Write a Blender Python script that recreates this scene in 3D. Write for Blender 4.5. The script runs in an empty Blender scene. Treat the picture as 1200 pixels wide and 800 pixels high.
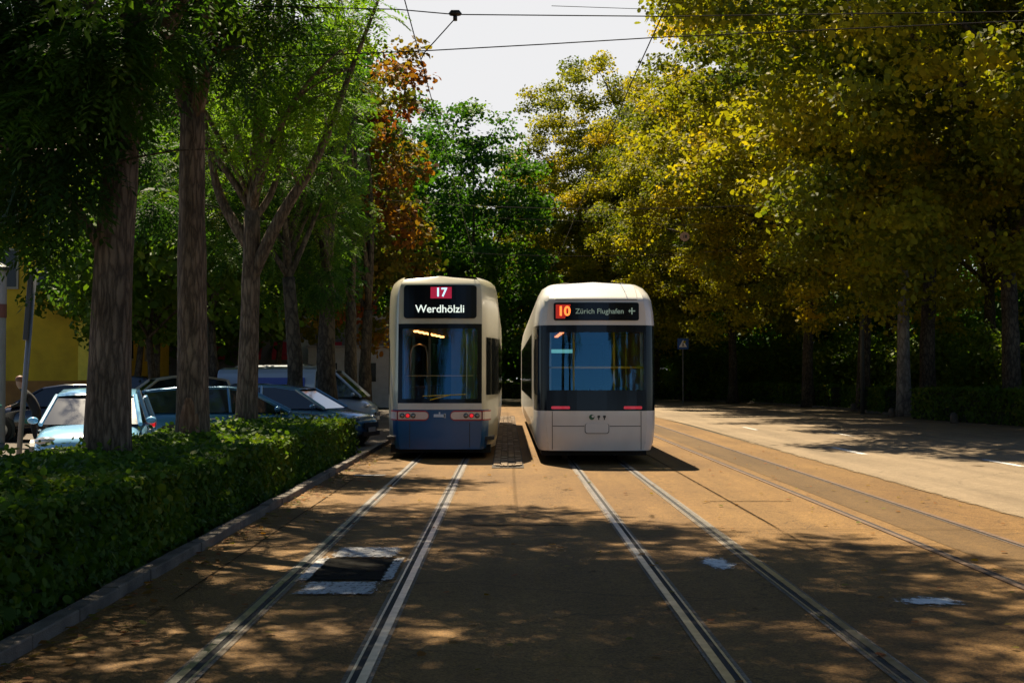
import bpy, bmesh, math, random
import numpy as np
from mathutils import Vector, Matrix

R = math.radians
sc = bpy.context.scene
col = sc.collection

# ------------------------------------------------------------------ camera
CAM_H, FPX = 1.72, 1667.0
cam_d = bpy.data.cameras.new("camera")
cam = bpy.data.objects.new("camera", cam_d); col.objects.link(cam)
cam_d.sensor_width = 36.0; cam_d.lens = 36.0 * FPX / 1200.0
cam_d.clip_start = 0.1; cam_d.clip_end = 2000.0
cam.location = (0, 0, CAM_H)
cam.rotation_euler = (R(90) + math.atan(40 / FPX), 0, -math.atan(6 / FPX))
sc.camera = cam

# ------------------------------------------------------------------ light
SUN_EL = 57.0
SUN_X, SUN_Y = -0.33, 0.944           # horizontal direction towards the sun
w = bpy.data.worlds.new("World"); sc.world = w; w.use_nodes = True
nt = w.node_tree; nt.nodes.clear()
wo = nt.nodes.new("ShaderNodeOutputWorld")
bg = nt.nodes.new("ShaderNodeBackground"); bg.inputs[1].default_value = 0.05
sky = nt.nodes.new("ShaderNodeTexSky"); sky.sky_type = 'NISHITA'
sky.sun_disc = False; sky.sun_elevation = R(SUN_EL)
sky.sun_rotation = math.atan2(SUN_X, SUN_Y)
sky.altitude = 400; sky.air_density = 0.75; sky.dust_density = 0.3; sky.ozone_density = 3.0
# bright thin cloud low in the sky on the sun's side
tc = nt.nodes.new("ShaderNodeTexCoord")
sep = nt.nodes.new("ShaderNodeSeparateXYZ"); nt.links.new(tc.outputs['Generated'], sep.inputs[0])
m1 = nt.nodes.new("ShaderNodeMapRange"); m1.inputs[1].default_value = 0.26; m1.inputs[2].default_value = 0.38
m1.inputs[3].default_value = 1; m1.inputs[4].default_value = 0; m1.interpolation_type = 'SMOOTHSTEP'
nt.links.new(sep.outputs['Z'], m1.inputs[0])
m2 = nt.nodes.new("ShaderNodeMapRange"); m2.inputs[1].default_value = 0.55; m2.inputs[2].default_value = 0.92
m2.interpolation_type = 'SMOOTHSTEP'
nt.links.new(sep.outputs['Y'], m2.inputs[0])
mm = nt.nodes.new("ShaderNodeMath"); mm.operation = 'MULTIPLY'
nt.links.new(m1.outputs[0], mm.inputs[0]); nt.links.new(m2.outputs[0], mm.inputs[1])
mixw = nt.nodes.new("ShaderNodeMix"); mixw.data_type = 'RGBA'
nt.links.new(mm.outputs[0], mixw.inputs[0]); nt.links.new(sky.outputs[0], mixw.inputs[6])
mixw.inputs[7].default_value = (7.0, 7.0, 7.1, 1)
nt.links.new(mixw.outputs[2], bg.inputs[0]); nt.links.new(bg.outputs[0], wo.inputs[0])

sun_d = bpy.data.lights.new("sun", 'SUN'); sun = bpy.data.objects.new("sun", sun_d); col.objects.link(sun)
sun_d.energy = 5.0; sun_d.angle = R(0.5); sun_d.color = (1.0, 0.85, 0.62)
ce = math.cos(R(SUN_EL))
sun.rotation_euler = Vector((SUN_X * ce, SUN_Y * ce, math.sin(R(SUN_EL)))).to_track_quat('Z', 'Y').to_euler()

vs = sc.view_settings
vs.view_transform = 'Standard'; vs.look = 'None'; vs.gamma = 1; vs.use_curve_mapping = False
vs.exposure = 1.3
sc.render.engine = 'CYCLES'
sc.cycles.max_bounces = 6; sc.cycles.diffuse_bounces = 2; sc.cycles.glossy_bounces = 3
sc.cycles.transmission_bounces = 4; sc.cycles.transparent_max_bounces = 8
sc.cycles.sample_clamp_indirect = 4.0
sc.cycles.caustics_reflective = False; sc.cycles.caustics_refractive = False
sc.cycles.use_denoising = True


def at(px, py, Y):
    """world point seen at photo pixel (1200x800) at depth Y"""
    return Vector(((px - 594) / FPX * Y, Y, CAM_H - (py - 440) / FPX * Y))


# ------------------------------------------------------------------ materials
MATS = {}


def mat(name, color, rough=0.6, metal=0.0, spec=0.5, coat=0.0, var=0.0, vscale=3.0, bump=0.0, bscale=60.0, emit=None, estr=0.0):
    if name in MATS: return MATS[name]
    m = bpy.data.materials.new(name); m.use_nodes = True
    n = m.node_tree.nodes; l = m.node_tree.links
    p = n['Principled BSDF']
    p.inputs['Base Color'].default_value = (*color, 1)
    p.inputs['Roughness'].default_value = rough; p.inputs['Metallic'].default_value = metal
    p.inputs['Specular IOR Level'].default_value = spec
    p.inputs['Coat Weight'].default_value = coat; p.inputs['Coat Roughness'].default_value = 0.06
    if emit:
        p.inputs['Emission Color'].default_value = (*emit, 1); p.inputs['Emission Strength'].default_value = estr
    t = n.new('ShaderNodeTexCoord')
    if var > 0:
        no = n.new('ShaderNodeTexNoise'); no.inputs['Scale'].default_value = vscale; no.inputs['Detail'].default_value = 6
        l.new(t.outputs['Object'], no.inputs['Vector'])
        mr = n.new('ShaderNodeMapRange'); mr.inputs[1].default_value = .3; mr.inputs[2].default_value = .7
        mr.inputs[3].default_value = 1 - var; mr.inputs[4].default_value = 1 + var
        l.new(no.outputs['Fac'], mr.inputs[0])
        mx = n.new('ShaderNodeVectorMath'); mx.operation = 'SCALE'; mx.inputs[0].default_value = color
        l.new(mr.outputs[0], mx.inputs['Scale']); l.new(mx.outputs[0], p.inputs['Base Color'])
    if bump > 0:
        nb = n.new('ShaderNodeTexNoise'); nb.inputs['Scale'].default_value = bscale; nb.inputs['Detail'].default_value = 4
        l.new(t.outputs['Object'], nb.inputs['Vector'])
        b = n.new('ShaderNodeBump'); b.inputs['Strength'].default_value = bump; b.inputs['Distance'].default_value = .02
        l.new(nb.outputs['Fac'], b.inputs['Height']); l.new(b.outputs[0], p.inputs['Normal'])
    MATS[name] = m
    return m


def leaf_mat(name, stops, transl=0.4, rough=0.5):
    """leaf colour varies by a per-leaf 'tint' attribute (kind of leaf, not shade)"""
    m = bpy.data.materials.new(name); m.use_nodes = True
    n = m.node_tree.nodes; l = m.node_tree.links
    p = n['Principled BSDF']; out = n['Material Output']
    at_ = n.new('ShaderNodeAttribute'); at_.attribute_name = 'tint'
    cr = n.new('ShaderNodeValToRGB'); e = cr.color_ramp.elements
    while len(e) < len(stops): e.new(.5)
    for i, (pos, c) in enumerate(stops):
        e[i].position = pos; e[i].color = (*c, 1)
    oi = n.new('ShaderNodeObjectInfo')
    ad = n.new('ShaderNodeMath'); ad.operation = 'MULTIPLY_ADD'; ad.inputs[1].default_value = .16; ad.inputs[2].default_value = -.08
    l.new(oi.outputs['Random'], ad.inputs[0])
    a2 = n.new('ShaderNodeMath'); a2.operation = 'ADD'
    l.new(at_.outputs['Fac'], a2.inputs[0]); l.new(ad.outputs[0], a2.inputs[1]); l.new(a2.outputs[0], cr.inputs[0])
    l.new(cr.outputs[0], p.inputs['Base Color'])
    p.inputs['Roughness'].default_value = .62; p.inputs['Specular IOR Level'].default_value = .16
    tr = n.new('ShaderNodeBsdfTranslucent')
    sc_ = n.new('ShaderNodeVectorMath'); sc_.operation = 'MULTIPLY'; sc_.inputs[1].default_value = (1.8, 1.8, .6)
    l.new(cr.outputs[0], sc_.inputs[0]); l.new(sc_.outputs[0], tr.inputs['Color'])
    mx = n.new('ShaderNodeMixShader'); mx.inputs[0].default_value = transl
    l.new(p.outputs[0], mx.inputs[1]); l.new(tr.outputs[0], mx.inputs[2]); l.new(mx.outputs[0], out.inputs['Surface'])
    MATS[name] = m
    return m


def glass_mat(name, tint, refl, rough=0.0):
    m = bpy.data.materials.new(name); m.use_nodes = True
    n = m.node_tree.nodes; l = m.node_tree.links
    n.remove(n['Principled BSDF']); out = n['Material Output']
    tr = n.new('ShaderNodeBsdfTransparent'); tr.inputs[0].default_value = (*tint, 1)
    gl = n.new('ShaderNodeBsdfGlossy'); gl.inputs['Roughness'].default_value = rough; gl.inputs['Color'].default_value = (.24, .66, 1.0, 1)
    lw = n.new('ShaderNodeFresnel'); lw.inputs[0].default_value = 1.5
    ma = n.new('ShaderNodeMath'); ma.operation = 'ADD'; ma.inputs[1].default_value = refl; ma.use_clamp = True
    l.new(lw.outputs[0], ma.inputs[0])
    mx = n.new('ShaderNodeMixShader'); l.new(ma.outputs[0], mx.inputs[0])
    l.new(tr.outputs[0], mx.inputs[1]); l.new(gl.outputs[0], mx.inputs[2]); l.new(mx.outputs[0], out.inputs['Surface'])
    MATS[name] = m
    return m


def ground_mat(name, c_dark, c_light, agg=0.25, stain=None, scale=.35, rough=.75, streak=0.0, cracks=False):
    m = bpy.data.materials.new(name); m.use_nodes = True
    n = m.node_tree.nodes; l = m.node_tree.links
    p = n['Principled BSDF']
    t = n.new('ShaderNodeTexCoord')
    mp = n.new('ShaderNodeMapping'); l.new(t.outputs['Object'], mp.inputs[0])
    mp.inputs['Scale'].default_value = (1, 1 - streak, 1)
    big = n.new('ShaderNodeTexNoise'); big.inputs['Scale'].default_value = scale; big.inputs['Detail'].default_value = 8; big.inputs['Roughness'].default_value = .62
    l.new(mp.outputs[0], big.inputs['Vector'])
    cr = n.new('ShaderNodeValToRGB'); e = cr.color_ramp.elements
    e[0].position = .34; e[0].color = (*c_dark, 1); e[1].position = .66; e[1].color = (*c_light, 1)
    l.new(big.outputs['Fac'], cr.inputs[0])
    # aggregate
    ag = n.new('ShaderNodeTexVoronoi'); ag.inputs['Scale'].default_value = 75; l.new(t.outputs['Object'], ag.inputs['Vector'])
    sp = n.new('ShaderNodeSeparateColor'); l.new(ag.outputs['Color'], sp.inputs[0])
    mr = n.new('ShaderNodeMapRange'); mr.inputs[3].default_value = 1 - agg; mr.inputs[4].default_value = 1 + agg
    l.new(sp.outputs[0], mr.inputs[0])
    mu = n.new('ShaderNodeVectorMath'); mu.operation = 'SCALE'
    l.new(cr.outputs[0], mu.inputs[0]); l.new(mr.outputs[0], mu.inputs['Scale'])
    md = n.new('ShaderNodeTexNoise'); md.inputs['Scale'].default_value = 7; md.inputs['Detail'].default_value = 9; md.inputs['Roughness'].default_value = .75
    l.new(t.outputs['Object'], md.inputs['Vector'])
    mrm = n.new('ShaderNodeMapRange'); mrm.inputs[1].default_value = .3; mrm.inputs[2].default_value = .7; mrm.inputs[3].default_value = .78; mrm.inputs[4].default_value = 1.2
    l.new(md.outputs['Fac'], mrm.inputs[0])
    mum = n.new('ShaderNodeVectorMath'); mum.operation = 'SCALE'
    l.new(mu.outputs[0], mum.inputs[0]); l.new(mrm.outputs[0], mum.inputs['Scale'])
    last = mum.outputs[0]
    if streak:
        st = n.new('ShaderNodeTexNoise'); st.inputs['Scale'].default_value = 2.2; st.inputs['Detail'].default_value = 5
        mp2 = n.new('ShaderNodeMapping'); mp2.inputs['Scale'].default_value = (1, .04, 1)
        l.new(t.outputs['Object'], mp2.inputs[0]); l.new(mp2.outputs[0], st.inputs['Vector'])
        mr2 = n.new('ShaderNodeMapRange'); mr2.inputs[1].default_value = .3; mr2.inputs[2].default_value = .7
        mr2.inputs[3].default_value = .80; mr2.inputs[4].default_value = 1.16
        l.new(st.outputs['Fac'], mr2.inputs[0])
        m3 = n.new('ShaderNodeVectorMath'); m3.operation = 'SCALE'
        l.new(last, m3.inputs[0]); l.new(mr2.outputs[0], m3.inputs['Scale']); last = m3.outputs[0]
    if cracks:
        vo = n.new('ShaderNodeTexVoronoi'); vo.feature = 'DISTANCE_TO_EDGE'; vo.inputs['Scale'].default_value = .32
        wn = n.new('ShaderNodeTexNoise'); wn.inputs['Scale'].default_value = 1.6; wn.inputs['Detail'].default_value = 6
        l.new(t.outputs['Object'], wn.inputs['Vector'])
        va = n.new('ShaderNodeVectorMath'); va.operation = 'MULTIPLY_ADD'; va.inputs[1].default_value = (.9, .9, 0)
        l.new(wn.outputs['Color'], va.inputs[0]); l.new(t.outputs['Object'], va.inputs[2])
        l.new(va.outputs[0], vo.inputs['Vector'])
        mr4 = n.new('ShaderNodeMapRange'); mr4.inputs[1].default_value = .0; mr4.inputs[2].default_value = .006
        mr4.inputs[3].default_value = .55; mr4.inputs[4].default_value = 1
        l.new(vo.outputs['Distance'], mr4.inputs[0])
        m5 = n.new('ShaderNodeVectorMath'); m5.operation = 'SCALE'
        l.new(last, m5.inputs[0]); l.new(mr4.outputs[0], m5.inputs['Scale']); last = m5.outputs[0]
    l.new(last, p.inputs['Base Color'])
    p.inputs['Roughness'].default_value = rough; p.inputs['Specular IOR Level'].default_value = .16
    b = n.new('ShaderNodeBump'); b.inputs['Strength'].default_value = .45; b.inputs['Distance'].default_value = .01
    l.new(ag.outputs['Distance'], b.inputs['Height']); l.new(b.outputs[0], p.inputs['Normal'])
    MATS[name] = m
    return m


def bark_mat(name, c0, c1, sx=14, sz=1.6, bump=.9):
    m = bpy.data.materials.new(name); m.use_nodes = True
    n = m.node_tree.nodes; l = m.node_tree.links; p = n['Principled BSDF']
    t = n.new('ShaderNodeTexCoord'); mp = n.new('ShaderNodeMapping'); mp.inputs['Scale'].default_value = (sx, sx, sz)
    l.new(t.outputs['Object'], mp.inputs[0])
    no = n.new('ShaderNodeTexNoise'); no.inputs['Scale'].default_value = 1; no.inputs['Detail'].default_value = 7; no.inputs['Roughness'].default_value = .65
    l.new(mp.outputs[0], no.inputs['Vector'])
    vo = n.new('ShaderNodeTexVoronoi'); vo.feature = 'DISTANCE_TO_EDGE'; vo.inputs['Scale'].default_value = 1.25
    wv = n.new('ShaderNodeVectorMath'); wv.operation = 'MULTIPLY_ADD'; wv.inputs[1].default_value = (1.4, 1.4, 1.4)
    l.new(no.outputs['Color'], wv.inputs[0]); l.new(mp.outputs[0], wv.inputs[2]); l.new(wv.outputs[0], vo.inputs['Vector'])
    pl = n.new('ShaderNodeMapRange'); pl.inputs[1].default_value = 0; pl.inputs[2].default_value = .22; pl.inputs[3].default_value = .0; pl.inputs[4].default_value = 1
    l.new(vo.outputs['Distance'], pl.inputs[0])
    hm = n.new('ShaderNodeMath'); hm.operation = 'MULTIPLY_ADD'; hm.inputs[1].default_value = .42
    l.new(pl.outputs[0], hm.inputs[0]); 
    hn = n.new('ShaderNodeMath'); hn.operation = 'MULTIPLY'; hn.inputs[1].default_value = .62; l.new(no.outputs['Fac'], hn.inputs[0]); l.new(hn.outputs[0], hm.inputs[2])
    cr = n.new('ShaderNodeValToRGB'); e = cr.color_ramp.elements
    e[0].position = .30; e[0].color = (*c0, 1); e[1].position = .80; e[1].color = (*c1, 1)
    l.new(hm.outputs[0], cr.inputs[0])
    bn_ = n.new('ShaderNodeTexNoise'); bn_.inputs['Scale'].default_value = 1.7; bn_.inputs['Detail'].default_value = 5; l.new(t.outputs['Object'], bn_.inputs['Vector'])
    bm_ = n.new('ShaderNodeMapRange'); bm_.inputs[1].default_value = .35; bm_.inputs[2].default_value = .65; bm_.inputs[3].default_value = .7; bm_.inputs[4].default_value = 1.25; l.new(bn_.outputs['Fac'], bm_.inputs[0])
    sc2 = n.new('ShaderNodeVectorMath'); sc2.operation = 'SCALE'; l.new(cr.outputs[0], sc2.inputs[0]); l.new(bm_.outputs[0], sc2.inputs['Scale'])
    l.new(sc2.outputs[0], p.inputs['Base Color'])
    p.inputs['Roughness'].default_value = .9; p.inputs['Specular IOR Level'].default_value = .2
    b = n.new('ShaderNodeBump'); b.inputs['Strength'].default_value = bump; b.inputs['Distance'].default_value = .03
    l.new(hm.outputs[0], b.inputs['Height']); l.new(b.outputs[0], p.inputs['Normal'])
    MATS[name] = m
    return m


# ------------------------------------------------------------------ object helpers
def tag(o, label=None, cat=None, group=None, kind=None):
    if label: o['label'] = label
    if cat: o['category'] = cat
    if group: o['group'] = group
    if kind: o['kind'] = kind
    return o


def empty(name, loc, rz=0, label=None, cat=None, group=None):
    o = bpy.data.objects.new(name, None); col.objects.link(o)
    o.location = loc; o.rotation_euler = (0, 0, rz); o.empty_display_size = .3
    return tag(o, label, cat, group)


class MB:
    def __init__(s): s.v = []; s.f = []; s.m = []

    def add(s, vs, fs, mi=0):
        o = len(s.v); s.v.extend([tuple(v) for v in vs])
        for f in fs: s.f.append(tuple(i + o for i in f)); s.m.append(mi)
        return s

    def box(s, c, d, mi=0, rz=0):
        cx, cy, cz = c; hx, hy, hz = d[0] / 2, d[1] / 2, d[2] / 2
        vs = []
        for z in (-hz, hz):
            for x, y in ((-hx, -hy), (hx, -hy), (hx, hy), (-hx, hy)):
                X = x * math.cos(rz) - y * math.sin(rz); Y = x * math.sin(rz) + y * math.cos(rz)
                vs.append((cx + X, cy + Y, cz + z))
        return s.add(vs, [(3, 2, 1, 0), (4, 5, 6, 7), (0, 1, 5, 4), (1, 2, 6, 5), (2, 3, 7, 6), (3, 0, 4, 7)], mi)

    def tube(s, pts, rad, seg=8, mi=0, cap=True):
        pts = [Vector(p) for p in pts]
        if not hasattr(rad, '__len__'): rad = [rad] * len(pts)
        vs = []; fs = []
        a = None
        for i, p in enumerate(pts):
            d = (pts[min(i + 1, len(pts) - 1)] - pts[max(i - 1, 0)]).normalized()
            if a is None:
                a = d.orthogonal().normalized()
            else:
                a = (a - d * a.dot(d))
                a = a.normalized() if a.length > 1e-6 else d.orthogonal().normalized()
            b = d.cross(a)
            for k in range(seg):
                t = 2 * math.pi * k / seg
                vs.append(p + (a * math.cos(t) + b * math.sin(t)) * rad[i])
        for i in range(len(pts) - 1):
            for k in range(seg):
                k2 = (k + 1) % seg
                fs.append((i * seg + k, i * seg + k2, (i + 1) * seg + k2, (i + 1) * seg + k))
        if cap:
            fs.append(tuple(range(seg))[::-1]); fs.append(tuple((len(pts) - 1) * seg + k for k in range(seg)))
        return s.add(vs, fs, mi)

    def disc(s, c, axis, r, thick, seg=20, mi=0):
        ax = Vector(axis).normalized(); c = Vector(c)
        return s.tube([c - ax * thick / 2, c + ax * thick / 2], r, seg, mi)

    def ball(s, c, r, mi=0, n=8, seg=12):
        c = Vector(c); r = Vector(r) if hasattr(r, '__len__') else Vector((r, r, r))
        vs = []; fs = []
        for i in range(n + 1):
            ph = math.pi * i / n
            for k in range(seg):
                t = 2 * math.pi * k / seg
                vs.append((c.x + r.x * math.sin(ph) * math.cos(t), c.y + r.y * math.sin(ph) * math.sin(t), c.z - r.z * math.cos(ph)))
        for i in range(n):
            for k in range(seg):
                k2 = (k + 1) % seg
                fs.append((i * seg + k, i * seg + k2, (i + 1) * seg + k2, (i + 1) * seg + k))
        return s.add(vs, fs, mi)

    def build(s, name, mats, parent=None, smooth=False, bevel=0, subsurf=0, loc=None):
        me = bpy.data.meshes.new(name); me.from_pydata(s.v, [], s.f)
        if not isinstance(mats, (list, tuple)): mats = [mats]
        for m in mats: me.materials.append(m)
        me.polygons.foreach_set('material_index', s.m)
        if smooth: me.polygons.foreach_set('use_smooth', [True] * len(s.f))
        bm = bmesh.new(); bm.from_mesh(me); bmesh.ops.recalc_face_normals(bm, faces=bm.faces); bm.to_mesh(me); bm.free()
        me.update()
        o = bpy.data.objects.new(name, me); col.objects.link(o)
        if parent: o.parent = parent
        if loc is not None: o.location = loc
        if bevel:
            b = o.modifiers.new('bevel', 'BEVEL'); b.width = bevel; b.segments = 2; b.limit_method = 'ANGLE'; b.angle_limit = R(35)
        if subsurf:
            b = o.modifiers.new('sub', 'SUBSURF'); b.levels = subsurf; b.render_levels = subsurf
        return o


def text(name, body, size, loc, rot, m, parent, align='CENTER', bold=0.0, ext=.002):
    c = bpy.data.curves.new(name, 'FONT'); c.body = body; c.size = size; c.align_x = align; c.align_y = 'CENTER'
    c.extrude = ext; c.offset = bold; c.materials.append(m)
    tmp = bpy.data.objects.new(name + '_curve', c); col.objects.link(tmp)
    bpy.context.view_layer.update()
    me = bpy.data.meshes.new_from_object(tmp.evaluated_get(bpy.context.evaluated_depsgraph_get()))
    bpy.data.objects.remove(tmp); bpy.data.curves.remove(c)
    o = bpy.data.objects.new(name, me); col.objects.link(o); o.parent = parent
    o.location = loc; o.rotation_euler = rot
    return o


def copy_tree(o, parent=None):
    c = o.copy(); col.objects.link(c); c.parent = parent
    for ch in list(o.children): copy_tree(ch, c)
    return c


def sheet(name, x0, x1, y0, y1, z, m, cat=None, label=None):
    b = MB().add([(x0, y0, z), (x1, y0, z), (x1, y1, z), (x0, y1, z)], [(0, 1, 2, 3)])
    o = b.build(name, m); o['kind'] = 'structure'
    return o


# ------------------------------------------------------------------ ground
M_ground = ground_mat('earth', (.03, .025, .014), (.06, .05, .03), scale=.2)
M_tramroad = ground_mat('tram_asphalt', (.118, .0625, .0180), (.182, .1010, .0295), agg=.42, scale=.45, streak=.6, cracks=True)
M_road = ground_mat('pale_road', (.165, .120, .072), (.225, .168, .103), agg=.18, scale=.3, streak=.3, cracks=True)
M_band = ground_mat('worn_band', (.075, .042, .013), (.115, .066, .021), agg=.3, scale=.6, streak=.7)
M_lot = ground_mat('lot_asphalt', (.08, .066, .052), (.14, .115, .09), agg=.2, scale=.4, rough=.8)
M_kerb = mat('granite_kerb', (.105, .085, .066), .8, var=.5, vscale=3.5, bump=.5, bscale=80)
M_paint = None

sheet('ground', -300, 300, -120, 600, -0.012, M_ground)
sheet('tram_road', -3.0, 6.25, -40, 84, 0.0, M_tramroad)
# road that bends left in the distance
b = MB()
L = [(6.25, -40), (6.25, 10), (6.3, 30), (6.4, 50), (5.9, 70), (4.0, 86), (0.5, 98)]
Rr = [(18.6, -40), (18.4, 20), (17.6, 48), (16.6, 60), (16.9, 72), (15.0, 90), (11.0, 106)]
vs = [(x, y, .004) for x, y in L] + [(x, y, .004) for x, y in Rr]
b.add(vs, [(i, i + 7, i + 8, i + 1) for i in range(6)])
b.build('road', M_road)['kind'] = 'structure'
sheet('road_edge_band', 4.45, 5.15, -40, 84, 0.004, M_band)
sheet('parking_lot', -60, -5.75, -20, 70, -0.004, M_lot)
sheet('parking_entrance', -5.75, -3.0, 30.9, 70, -0.003, M_lot)
# kerb of the left side, run of stones with joints
rng = random.Random(5)
b = MB(); y = -10.0
while y < 60:
    Ls = 1.0 + rng.uniform(-.02, .02)
    b.box((-3.06 + rng.uniform(-.008, .008), y + Ls / 2, .02 + rng.uniform(-.006, .006)), (.14, Ls - .012, .15), rz=rng.uniform(-.006, .006)); y += Ls
b.build('kerb', M_kerb, bevel=.012)['kind'] = 'structure'
# kerb at the hedge on the right
b = MB(); y = 20.0
while y < 95:
    def xr(yy):
        for (xa, ya), (xb, yb) in zip(Rr, Rr[1:]):
            if ya <= yy <= yb: return xa + (xb - xa) * (yy - ya) / (yb - ya)
        return 15
    x0_, x1_ = xr(y), xr(y + 1)
    b.box(((x0_ + x1_) / 2 + .08, y + .5, .04), (.16, 1.0, .16), rz=math.atan2(x0_ - x1_, 1)); y += 1.0
b.build('kerb', M_kerb, bevel=.01)['kind'] = 'structure'
# verge soil beside the road
sheet('verge', 18.7, 60, -20, 110, -0.004, M_ground)

# ------------------------------------------------------------------ rails
M_steel = mat('rail_steel', (.46, .43, .40), .3, 1.0, var=.25, vscale=9)
M_rust_shade = mat('rail_side', (.10, .06, .035), .7, .4, var=.4, vscale=8)
M_groove = mat('rail_groove', (.012, .011, .010), .9)
M_grout = ground_mat('rail_grout', (.10, .080, .058), (.22, .178, .135), agg=.35, scale=2.2, streak=.8)
M_tar = ground_mat('tar_joint', (.02, .019, .018), (.045, .04, .035), agg=.2, scale=2.5)


def rail_mesh(b, x, side, y0, y1, z=0.0, shaded=False):
    """grooved rail: head outside, groove and lip towards the track centre (side=+1 centre lies at +x)"""
    def strip(xa, xb, zz, mi): b.add([(xa, y0, zz), (xb, y0, zz), (xb, y1, zz), (xa, y1, zz)], [(0, 1, 2, 3)], mi)
    s = side
    xs = sorted
    if not shaded:
        a, c = xs((x - s * .055, x - s * .029)); strip(a, c, z + .006, 3)
    a, c = xs((x - s * .029, x + s * .027)); b.box(((a + c) / 2, (y0 + y1) / 2, z + .004), (c - a, y1 - y0, .016), 0)
    a, c = xs((x + s * .027, x + s * .070)); strip(a, c, z + .005, 1)
    a, c = xs((x + s * .070, x + s * .086)); b.box(((a + c) / 2, (y0 + y1) / 2, z + .003), (c - a, y1 - y0, .012), 0 if not shaded else 2)
    if not shaded:
        a, c = xs((x + s * .086, x + s * .118)); strip(a, c, z + .0055, 3)


def track(xc, label, shaded=False):
    t = empty('tram_track', (xc, 20, 0), 0, label, 'tram track', 'tram tracks set in the street')
    for s in (1, -1):
        b = MB(); rail_mesh(b, -s * .525, s, -45, 63, shaded=shaded)
        b.build('rail', [M_steel if not shaded else M_rust_shade, M_groove, M_rust_shade, M_grout], t)
    return t


TXL, TXR = -1.34, 1.78
track(TXL, 'bright steel rails leading to the blue and cream tram')
track(TXR, 'bright steel rails leading to the white tram')
track(4.70, 'rails in a dark shaded colour on the far side, beside the pale road', shaded=True)  # rail colour darkened to stand for shade against the light

# painted marks and repair patches
M_white = mat('road_white', (.62, .60, .56), .7, var=.25, vscale=12)


def worn_paint(name, color, cover=.5, scale=7.0, stretch=(1, 1, 1)):
    m = bpy.data.materials.new(name); m.use_nodes = True
    n = m.node_tree.nodes; l = m.node_tree.links; p = n['Principled BSDF']
    t = n.new('ShaderNodeTexCoord'); no = n.new('ShaderNodeTexNoise'); no.inputs['Scale'].default_value = scale
    no.inputs['Detail'].default_value = 8; no.inputs['Roughness'].default_value = .7
    mp = n.new('ShaderNodeMapping'); mp.inputs['Scale'].default_value = stretch
    l.new(t.outputs['Object'], mp.inputs[0]); l.new(mp.outputs[0], no.inputs['Vector'])
    # ragged coverage that fades out towards the rim of the mark ("cover" attribute: how thick the paint lies)
    av = n.new('ShaderNodeAttribute'); av.attribute_name = 'cover'
    ad = n.new('ShaderNodeMath'); ad.operation = 'ADD'; l.new(no.outputs['Fac'], ad.inputs[0]); l.new(av.outputs['Fac'], ad.inputs[1])
    mr = n.new('ShaderNodeMapRange'); mr.inputs[1].default_value = 1.0 - cover; mr.inputs[2].default_value = 1.22 - cover
    l.new(ad.outputs[0], mr.inputs[0])
    cr = n.new('ShaderNodeVectorMath'); cr.operation = 'SCALE'; cr.inputs[0].default_value = color
    mr2 = n.new('ShaderNodeMapRange'); mr2.inputs[3].default_value = .6; mr2.inputs[4].default_value = 1.2
    n2 = n.new('ShaderNodeTexNoise'); n2.inputs['Scale'].default_value = 30; n2.inputs['Detail'].default_value = 5
    l.new(t.outputs['Object'], n2.inputs['Vector']); l.new(n2.outputs['Fac'], mr2.inputs[0]); l.new(mr2.outputs[0], cr.inputs['Scale'])
    l.new(cr.outputs[0], p.inputs['Base Color'])
    l.new(mr.outputs[0], p.inputs['Alpha']); p.inputs['Roughness'].default_value = .9; p.inputs['Specular IOR Level'].default_value = .04
    return m


def mark(name, x0, x1, y0, y1, z, m, fade=.35, n=10, oval=False):
    vs = []; cov = []
    for j in range(n + 1):
        for i in range(n + 1):
            u, v = i / n, j / n
            vs.append((x0 + (x1 - x0) * u, y0 + (y1 - y0) * v, z))
            if oval:
                d = 1 - math.hypot(2 * u - 1, 2 * v - 1)
            else:
                d = 2 * min(u, 1 - u, v, 1 - v)
            cov.append(max(-.5, min(.12, (d / fade - 1) * .5 if d < fade else .12)))
    fs = [(j * (n + 1) + i, j * (n + 1) + i + 1, (j + 1) * (n + 1) + i + 1, (j + 1) * (n + 1) + i) for j in range(n) for i in range(n)]
    o = MB().add(vs, fs).build(name, m)
    a = o.data.attributes.new('cover', 'FLOAT', 'POINT'); a.data.foreach_set('value', cov)
    o['kind'] = 'structure'
    return o


WP = worn_paint('chalky_white', (.52, .515, .51), .58, 24, (1, .45, 1))
WP_SUNLIT = worn_paint('sunlit_white', (.70, .69, .67), .62, 16, (1, .5, 1))  # brighter copy of the white paint, sunlight put into its colour
BK = worn_paint('fresh_tar', (.012, .0115, .010), .66, 9)
mark('road_patch', TXL - .44, TXL + .41, 11.85, 13.55, .0095, BK, fade=.10)
mark('road_marking', TXL - .44, TXL + .41, 11.05, 12.0, .0135, WP, fade=.3)
mark('road_marking', TXL - .44, TXL + .41, 13.3, 14.4, .0135, WP, fade=.3)
mark('road_marking', TXL - .46, TXL - .28, 11.3, 14.0, .0175, WP, fade=.5)
mark('road_marking', TXL + .25, TXL + .42, 11.3, 14.0, .0175, WP, fade=.5)
mark('road_marking', 1.62, 2.24, 12.1, 14.0, .0095, WP_SUNLIT, fade=.7, oval=True)
mark('road_marking', 2.70, 3.75, 10.4, 11.3, .0095, WP_SUNLIT, fade=.7, oval=True)
WL = worn_paint('line_white', (.62, .60, .56), .66, 9)
mark('road_marking', -2.75, -1.95, 24.4, 24.75, .0095, WL, fade=.4)
mark('road_marking', -.15, .35, 31.5, 31.9, .0095, WL, fade=.3)
TJ = worn_paint('tar_seam', (.050, .033, .017), .60, 3, (3, .5, 1))
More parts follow.
